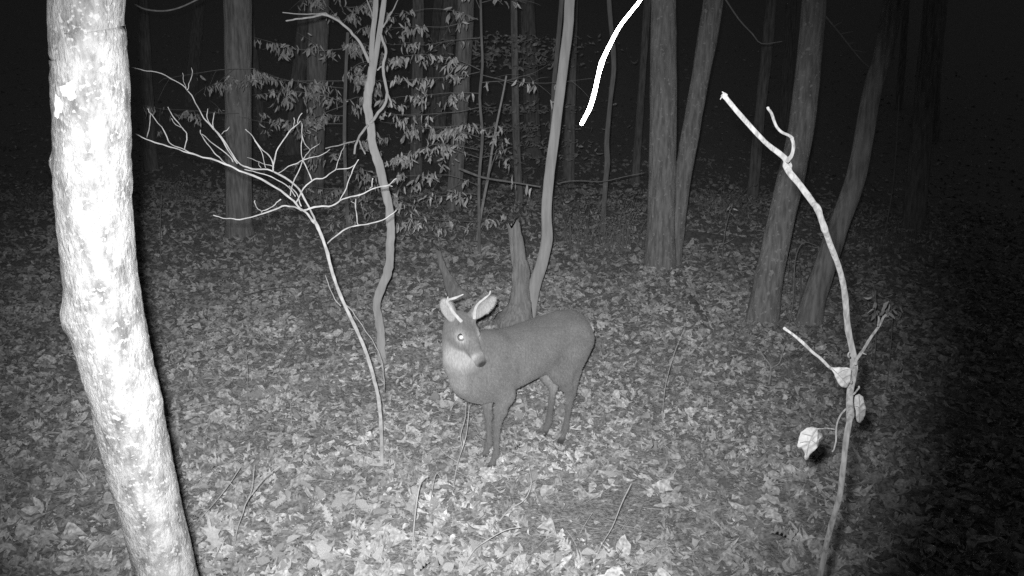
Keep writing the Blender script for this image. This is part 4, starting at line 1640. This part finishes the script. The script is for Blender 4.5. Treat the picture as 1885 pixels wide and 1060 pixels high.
def twig(name, pix, label, w0=3.0, w1=2.0, mat=None, D=None, De=None, rise=0.0, cat="twig", lift=.02, extra=()):
    """D None: lies on the ground; else stands up from its first (lowest) pixel"""
    if D is None:
        pts_ = []
        for x_, y_ in pix:
            q = gnd(x_, y_)
            q = q + (CAM - q).normalized() * .0
            q.z = gh(q.x, q.y) + lift
            pts_.append(q)
    else:
        b_ = gnd(*pix[0])
        pts_ = trace(pix, b_.y, b_.y + (De or 0))
        pts_[0].z -= .02
    o = thing(name, tuple(pts_[0]), label, cat, TW) if extra else None
    w0, w1 = w0 * .72, w1 * .66
    vf = tube(pts_, taper(pts_, w0, w1), 6, 4, .3, 40.0, seed=random.random() * 9)
    if not extra:
        return solo(name, vf, mat or M_TWIG, pts_[0], label, cat, TW)
    part("stem", vf, mat or M_TWIG, o)
    for e_ in extra:
        if D is None:
            q_ = [gnd(*k) for k in e_]
            for k in q_:
                k.z = gh(k.x, k.y) + lift
        else:
            q_ = trace(e_, pts_[0].y, pts_[0].y + (De or 0))
        part("side_twig", tube(q_, taper(q_, w0 * .8, w1 * .8), 6, 3, .12, 40.0), mat or M_TWIG, o)
    return o


twig("seedling_stem", [(757, 1022), (763, 959), (770, 906), (777, 884), (788, 876)], "pale bent stem standing upright at the bottom centre, hooked at its tip", 3.6, 3, M_PALETWIG, D=1)
twig("seedling_stem", [(789, 948), (795, 906), (803, 872), (812, 880)], "small hooked stem just right of the pale bent stem at bottom centre", 2.6, 2, M_TWIG, D=1)
twig("seedling_stem", [(832, 898), (843, 851), (858, 802), (864, 745)], "thin pale stem rising in front of the deer's chest", 2.6, 1.6, M_PALETWIG, D=1,
     extra=[[(851, 825), (848, 800), (856, 770), (858, 740)], [(843, 851), (820, 836), (808, 822)]])
twig("twig", [(912, 962), (936, 939), (962, 923), (974, 906), (978, 885), (973, 853)], "curved pale twig lying below the deer's front hooves", 3.4, 2, M_PALETWIG, D=1, De=.1)
twig("twig", [(840, 1062), (869, 1017), (896, 995), (930, 976), (960, 970)], "thin arching twig at the bottom edge below the deer", 3.4, 2.2, M_PALETWIG, D=1, De=.05)
twig("twig", [(896, 1066), (872, 1031), (856, 1012)], "short thick stick crossing the arching twig at the bottom edge", 7, 4.5, M_TWIG, lift=.03)
twig("seedling_stem", [(1089, 1042), (1105, 1007), (1127, 970), (1145, 925), (1162, 890)], "dark slanting stem at the bottom right of the deer", 3.0, 2.4, M_TWIG, D=1)
twig("twig", [(348, 968), (390, 931), (422, 891), (443, 859)], "slanting twig close to the foot of the big near trunk", 3, 2.2, M_TWIG, D=1, extra=[[(423, 888), (435, 900), (444, 906)]])
twig("seedling_stem", [(425, 1033), (436, 977), (447, 945), (455, 922), (486, 881), (515, 858)], "forked leaning stem right of the near trunk's foot", 3.4, 2.2, M_TWIG, D=1,
     extra=[[(456, 920), (464, 898), (468, 856)]])
twig("seedling_stem", [(1218, 794), (1224, 717), (1240, 653), (1260, 604)], "tall thin stem standing alone on the leaves right of the deer", 2.2, 1.4, M_TWIG, D=1)
twig("twig", [(1415, 708), (1419, 677), (1407, 658), (1395, 638)], "forked dead twig standing in front of the leaning lichened trunk", 4.2, 2.4, M_TWIG, D=1,
     extra=[[(1420, 677), (1434, 669), (1440, 652), (1446, 634)]])
twig("twig", [(1426, 731), (1446, 733), (1456, 745), (1462, 760)], "dark arched twig on the leaves below the forked dead twig", 4, 3, M_DARKTWIG, lift=.06)
twig("vine", [(1450, 604), (1460, 554), (1464, 479), (1478, 447), (1502, 451)], "wiry vine climbing between the two leaning trunks", 3.2, 2, M_DIMSTEM, D=1, cat="vine")
twig("twig", [(1316, 482), (1323, 453), (1337, 447), (1351, 439)], "small bent twig on the dark ground right of the twin trunked tree", 2.6, 1.8, M_TWIG, D=1)
twig("stick", [(450, 555), (480, 546), (505, 541), (535, 538), (563, 537)], "dark straight stick lying behind the pale sapling", 4, 2.4, M_DARKTWIG, lift=.05, cat="stick")
twig("seedling_stem", [(296, 484), (295, 430), (297, 358)], "thin dim stem standing right of the big near trunk", 1.8, 1.4, M_DIMSTEM, D=1)
twig("twig", [(1319, 1056), (1356, 1023), (1387, 1010)], "pale twig lying at the bottom right edge", 3, 2.2, M_PALETWIG, lift=.05)
twig("twig", [(127, 893), (145, 880), (163, 866), (188, 856), (215, 850)], "thin twig sticking out behind the left side of the near trunk", 2.8, 2, M_TWIG, D=1, De=.1, extra=[[(163, 866), (164, 845), (174, 828)]])
twig("twig", [(459, 765), (455, 735), (456, 690), (452, 640)], "thin upright stem in the leaves far left of the deer", 1.6, 1.2, M_TWIG, D=1)
twig("twig", [(478, 630), (500, 655), (520, 672), (545, 640)], "thin bent twig in the leaves left of the forked thin tree", 2, 1.4, M_TWIG, lift=.06)
twig("twig", [(1062, 985), (1080, 960), (1092, 942)], "tiny dark stem left of the dark slanting stem", 1.8, 1.4, M_TWIG, D=1)
twig("twig", [(1238, 1060), (1233, 1020), (1226, 1000)], "dark twig tip at the bottom edge right of the dark slanting stem", 2.6, 1.8, M_TWIG, D=1)

for q_, lb_ in [([(538, 786), (536, 762), (535, 738)], "fine pale stem standing in the leaves below the pale sapling's left branches"),
                ([(558, 800), (557, 780), (559, 757)], "short fine stem just right of another in the leaves left of the pale sapling"),
                ([(1304, 794), (1303, 760), (1302, 727)], "fine faint stem standing on the leaves between the deer and the bent sapling"),
                ([(1010, 880), (1006, 850), (1012, 826)], "short fine stem standing below the deer's hind hooves"),
                ([(660, 985), (652, 940), (655, 905)], "fine upright stem standing in the bright leaves below the pale sapling")]:
    twig("seedling_stem", q_, lb_, 2.0, 1.3, M_PALETWIG, D=1)

# fallen logs half lost in the dark and the leaves
pts = [gnd(1245, 436), gnd(1290, 440), gnd(1345, 447), gnd(1385, 452)]
for p in pts:
    p.z += .03
solo("log", tube(pts, [.05, .055, .05, .04], 10, 4, .15, 6), M_DARKTWIG, pts[0], "dark fallen log lying behind the twin trunked tree", "log")
pts = [gnd(1258, 534), gnd(1270, 552), gnd(1285, 575), gnd(1299, 599), gnd(1310, 616)]
for k_, p in enumerate(pts):
    p.z += (-.06, .0, .012, .0, -.06)[k_]
solo("log", tube(pts, [.03, .036, .04, .036, .03], 10, 4, .3, 12), M_DARKTWIG, pts[0], "short dark rotten log sunk in the leaves right of the deer's rump", "log")
pts = [gnd(486, 694), gnd(540, 676), gnd(600, 654), gnd(662, 634)]
for p in pts:
    p.z -= .008
solo("log", tube(pts, [.025, .032, .03, .02], 10, 5, .2, 8), M_DARKTWIG, pts[0], "dark rotten log under the leaves behind the pale sapling's stem", "log")

# thin overhead twigs at the top edge and top right
pts = trace([(248, 8), (268, 17), (300, 20), (330, 14), (365, -2), (400, -20)], 6.8)
solo("hanging_branch", tube(pts, taper(pts, 3, 2.4), 6, 3), M_DIMSTEM, pts[-1], "thin curved twig hanging at the top edge right of the near trunk", "branch")
pts = trace([(1330, -10), (1360, 35), (1385, 62), (1402, 80), (1440, 76)], 9.0)
solo("hanging_branch", tube(pts, taper(pts, 3, 1.6), 6, 3), M_DIMSTEM, pts[0], "dim drooping twig at the top between the twin trunked tree and the leaning trunk", "branch")
pts = trace([(1520, 30), (1545, 60), (1570, 92), (1590, 115), (1604, 126)], 8.2)
hb2 = thing("hanging_branch", tuple(pts[0]), "dim feathery twig drooping between the two leaning trunks on the right", "branch")
part("stem", tube(pts, taper(pts, 3, 1.6), 6, 3), M_DIMSTEM, hb2)
for x_, y_, x2, y2 in ((1535, 48, 1550, 40), (1548, 62, 1570, 58), (1560, 80, 1575, 78), (1570, 92, 1592, 96)):
    q_ = trace([(x_, y_), (x2, y2)], 8.2)
    part("side_twig", tube(q_, taper(q_, 1.8, 1.2), 5, 2), M_DIMSTEM, hb2)
pts = trace([(1608, 498), (1625, 440), (1638, 380), (1648, 300), (1655, 175)], 11.0)
pts[0].z = gh(pts[0].x, pts[0].y) - .02
solo("vine", tube(pts, taper(pts, 3, 2), 6, 3), M_DIMSTEM, pts[0], "faint vine hanging in the dark right of the curving trunk", "vine")


# small leafy sprigs
def sprig(cx_, cy_, rx, ry, n, size, D, label, stem_pix):
    pts_ = trace(stem_pix, D)
    z0 = gh(pts_[0].x, pts_[0].y)
    pts_ = [Vector((pts_[0].x, pts_[0].y, z0 - .02))] + pts_
    t = thing("sprig", (pts_[0].x, pts_[0].y, z0), label, "plant", "small plants with dry leaves in the dark")
    part("stem", tube(pts_, taper(pts_, 1.6, 1.6), 6, 3, .2, 20.0, jit=.01), M_DIMSTEM, t)
    for _ in range(n):
        q = at(cx_ + random.gauss(0, rx), cy_ + random.gauss(0, ry), D + random.gauss(0, .05))
        o = link("leaf", random.choice(LEAFM), t, q - t.location)
        s_ = size * random.uniform(.7, 1.2)
        o.scale = (s_,) * 3
        o.rotation_euler = (random.gauss(0, .6), random.gauss(0, .6), random.uniform(0, 6.28))


sprig(1640, 570, 9, 11, 16, .066, 5.8, "cluster of dry leaves beyond the right fork of the bent sapling", [(1640, 640), (1642, 600), (1640, 560)])
sprig(1609, 560, 3, 9, 6, .06, 5.8, "narrow leafy stem beside the dry leaf cluster on the right", [(1612, 640), (1611, 590), (1612, 535)])
sprig(1345, 384, 8, 4, 6, .06, 9.2, "small bright leaf cluster floating dimly right of the twin trunked tree", [(1330, 470), (1336, 420), (1345, 384)])
sprig(1270, 498, 3, 8, 3, .09, 9.0, "single upright dry leaf on the slope right of the twin trunked tree", [(1270, 520), (1270, 500)])

# ------------------------------------------------------------------ single fallen leaves in the foreground
rg = np.random.default_rng(21)
FLV = []
for i in range(24):
    kd = ['oak', 'oval', 'red_oak', 'oval'][i % 4]
    V, Qs = leaf_mesh(kd, rg, .8, .5, .7, .6)
    V = V - np.array([.5, 0, 0])
    FLV.append(np_mesh("fallen_leaf", V, Qs, M_PALELEAF))
cnt = 0
while cnt < 240:
    px, py = random.uniform(330, 1500), 1060 - 330 * random.random() ** 1.6
    if random.random() > scrape(np.float64(gnd(px, py).x), np.float64(gnd(px, py).y)) or random.random() < max(0, (px - 900) / 800):
        continue
    q = gnd(px, py)
    o = link("fallen_leaf", FLV[cnt % 24], None, (q.x, q.y, gh(q.x, q.y) + random.uniform(.025, .05)))
    s_ = random.uniform(.055, .105)
    o.scale = (s_,) * 3
    o.rotation_euler = (random.gauss(0, .5), random.gauss(0, .5), random.uniform(0, 6.28))
    tag(o, "pale dry leaf lying on top of the foreground leaf litter", "leaf", "pale fallen leaves in the foreground")
    cnt += 1
# the clear oak leaf by the near trunk
q = gnd(391, 1012)
oak = thing("fallen_leaf", (q.x, q.y, gh(q.x, q.y)), "clear lobed oak leaf tilted up beside the foot of the near trunk", "leaf")
outline_leaf("blade", [(235, 756), (246, 785), (252, 808), (268, 800), (270, 815), (296, 824), (284, 846), (290, 868), (280, 878), (299, 902), (276, 905), (266, 920), (250, 904), (238, 885),
                       (214, 882), (228, 862), (212, 845), (222, 836), (188, 808), (216, 815), (230, 812), (226, 785)], q.y - .04, oak, (2.79, 300, 680), M_OAKLEAF, .012)
part("stalk", tube([at(393, 1006, q.y - .035), at(396, 1020, q.y - .02), at(393, 1032, q.y)], [.0016, .0014, .0012], 6, 3), M_TWIG, oak)
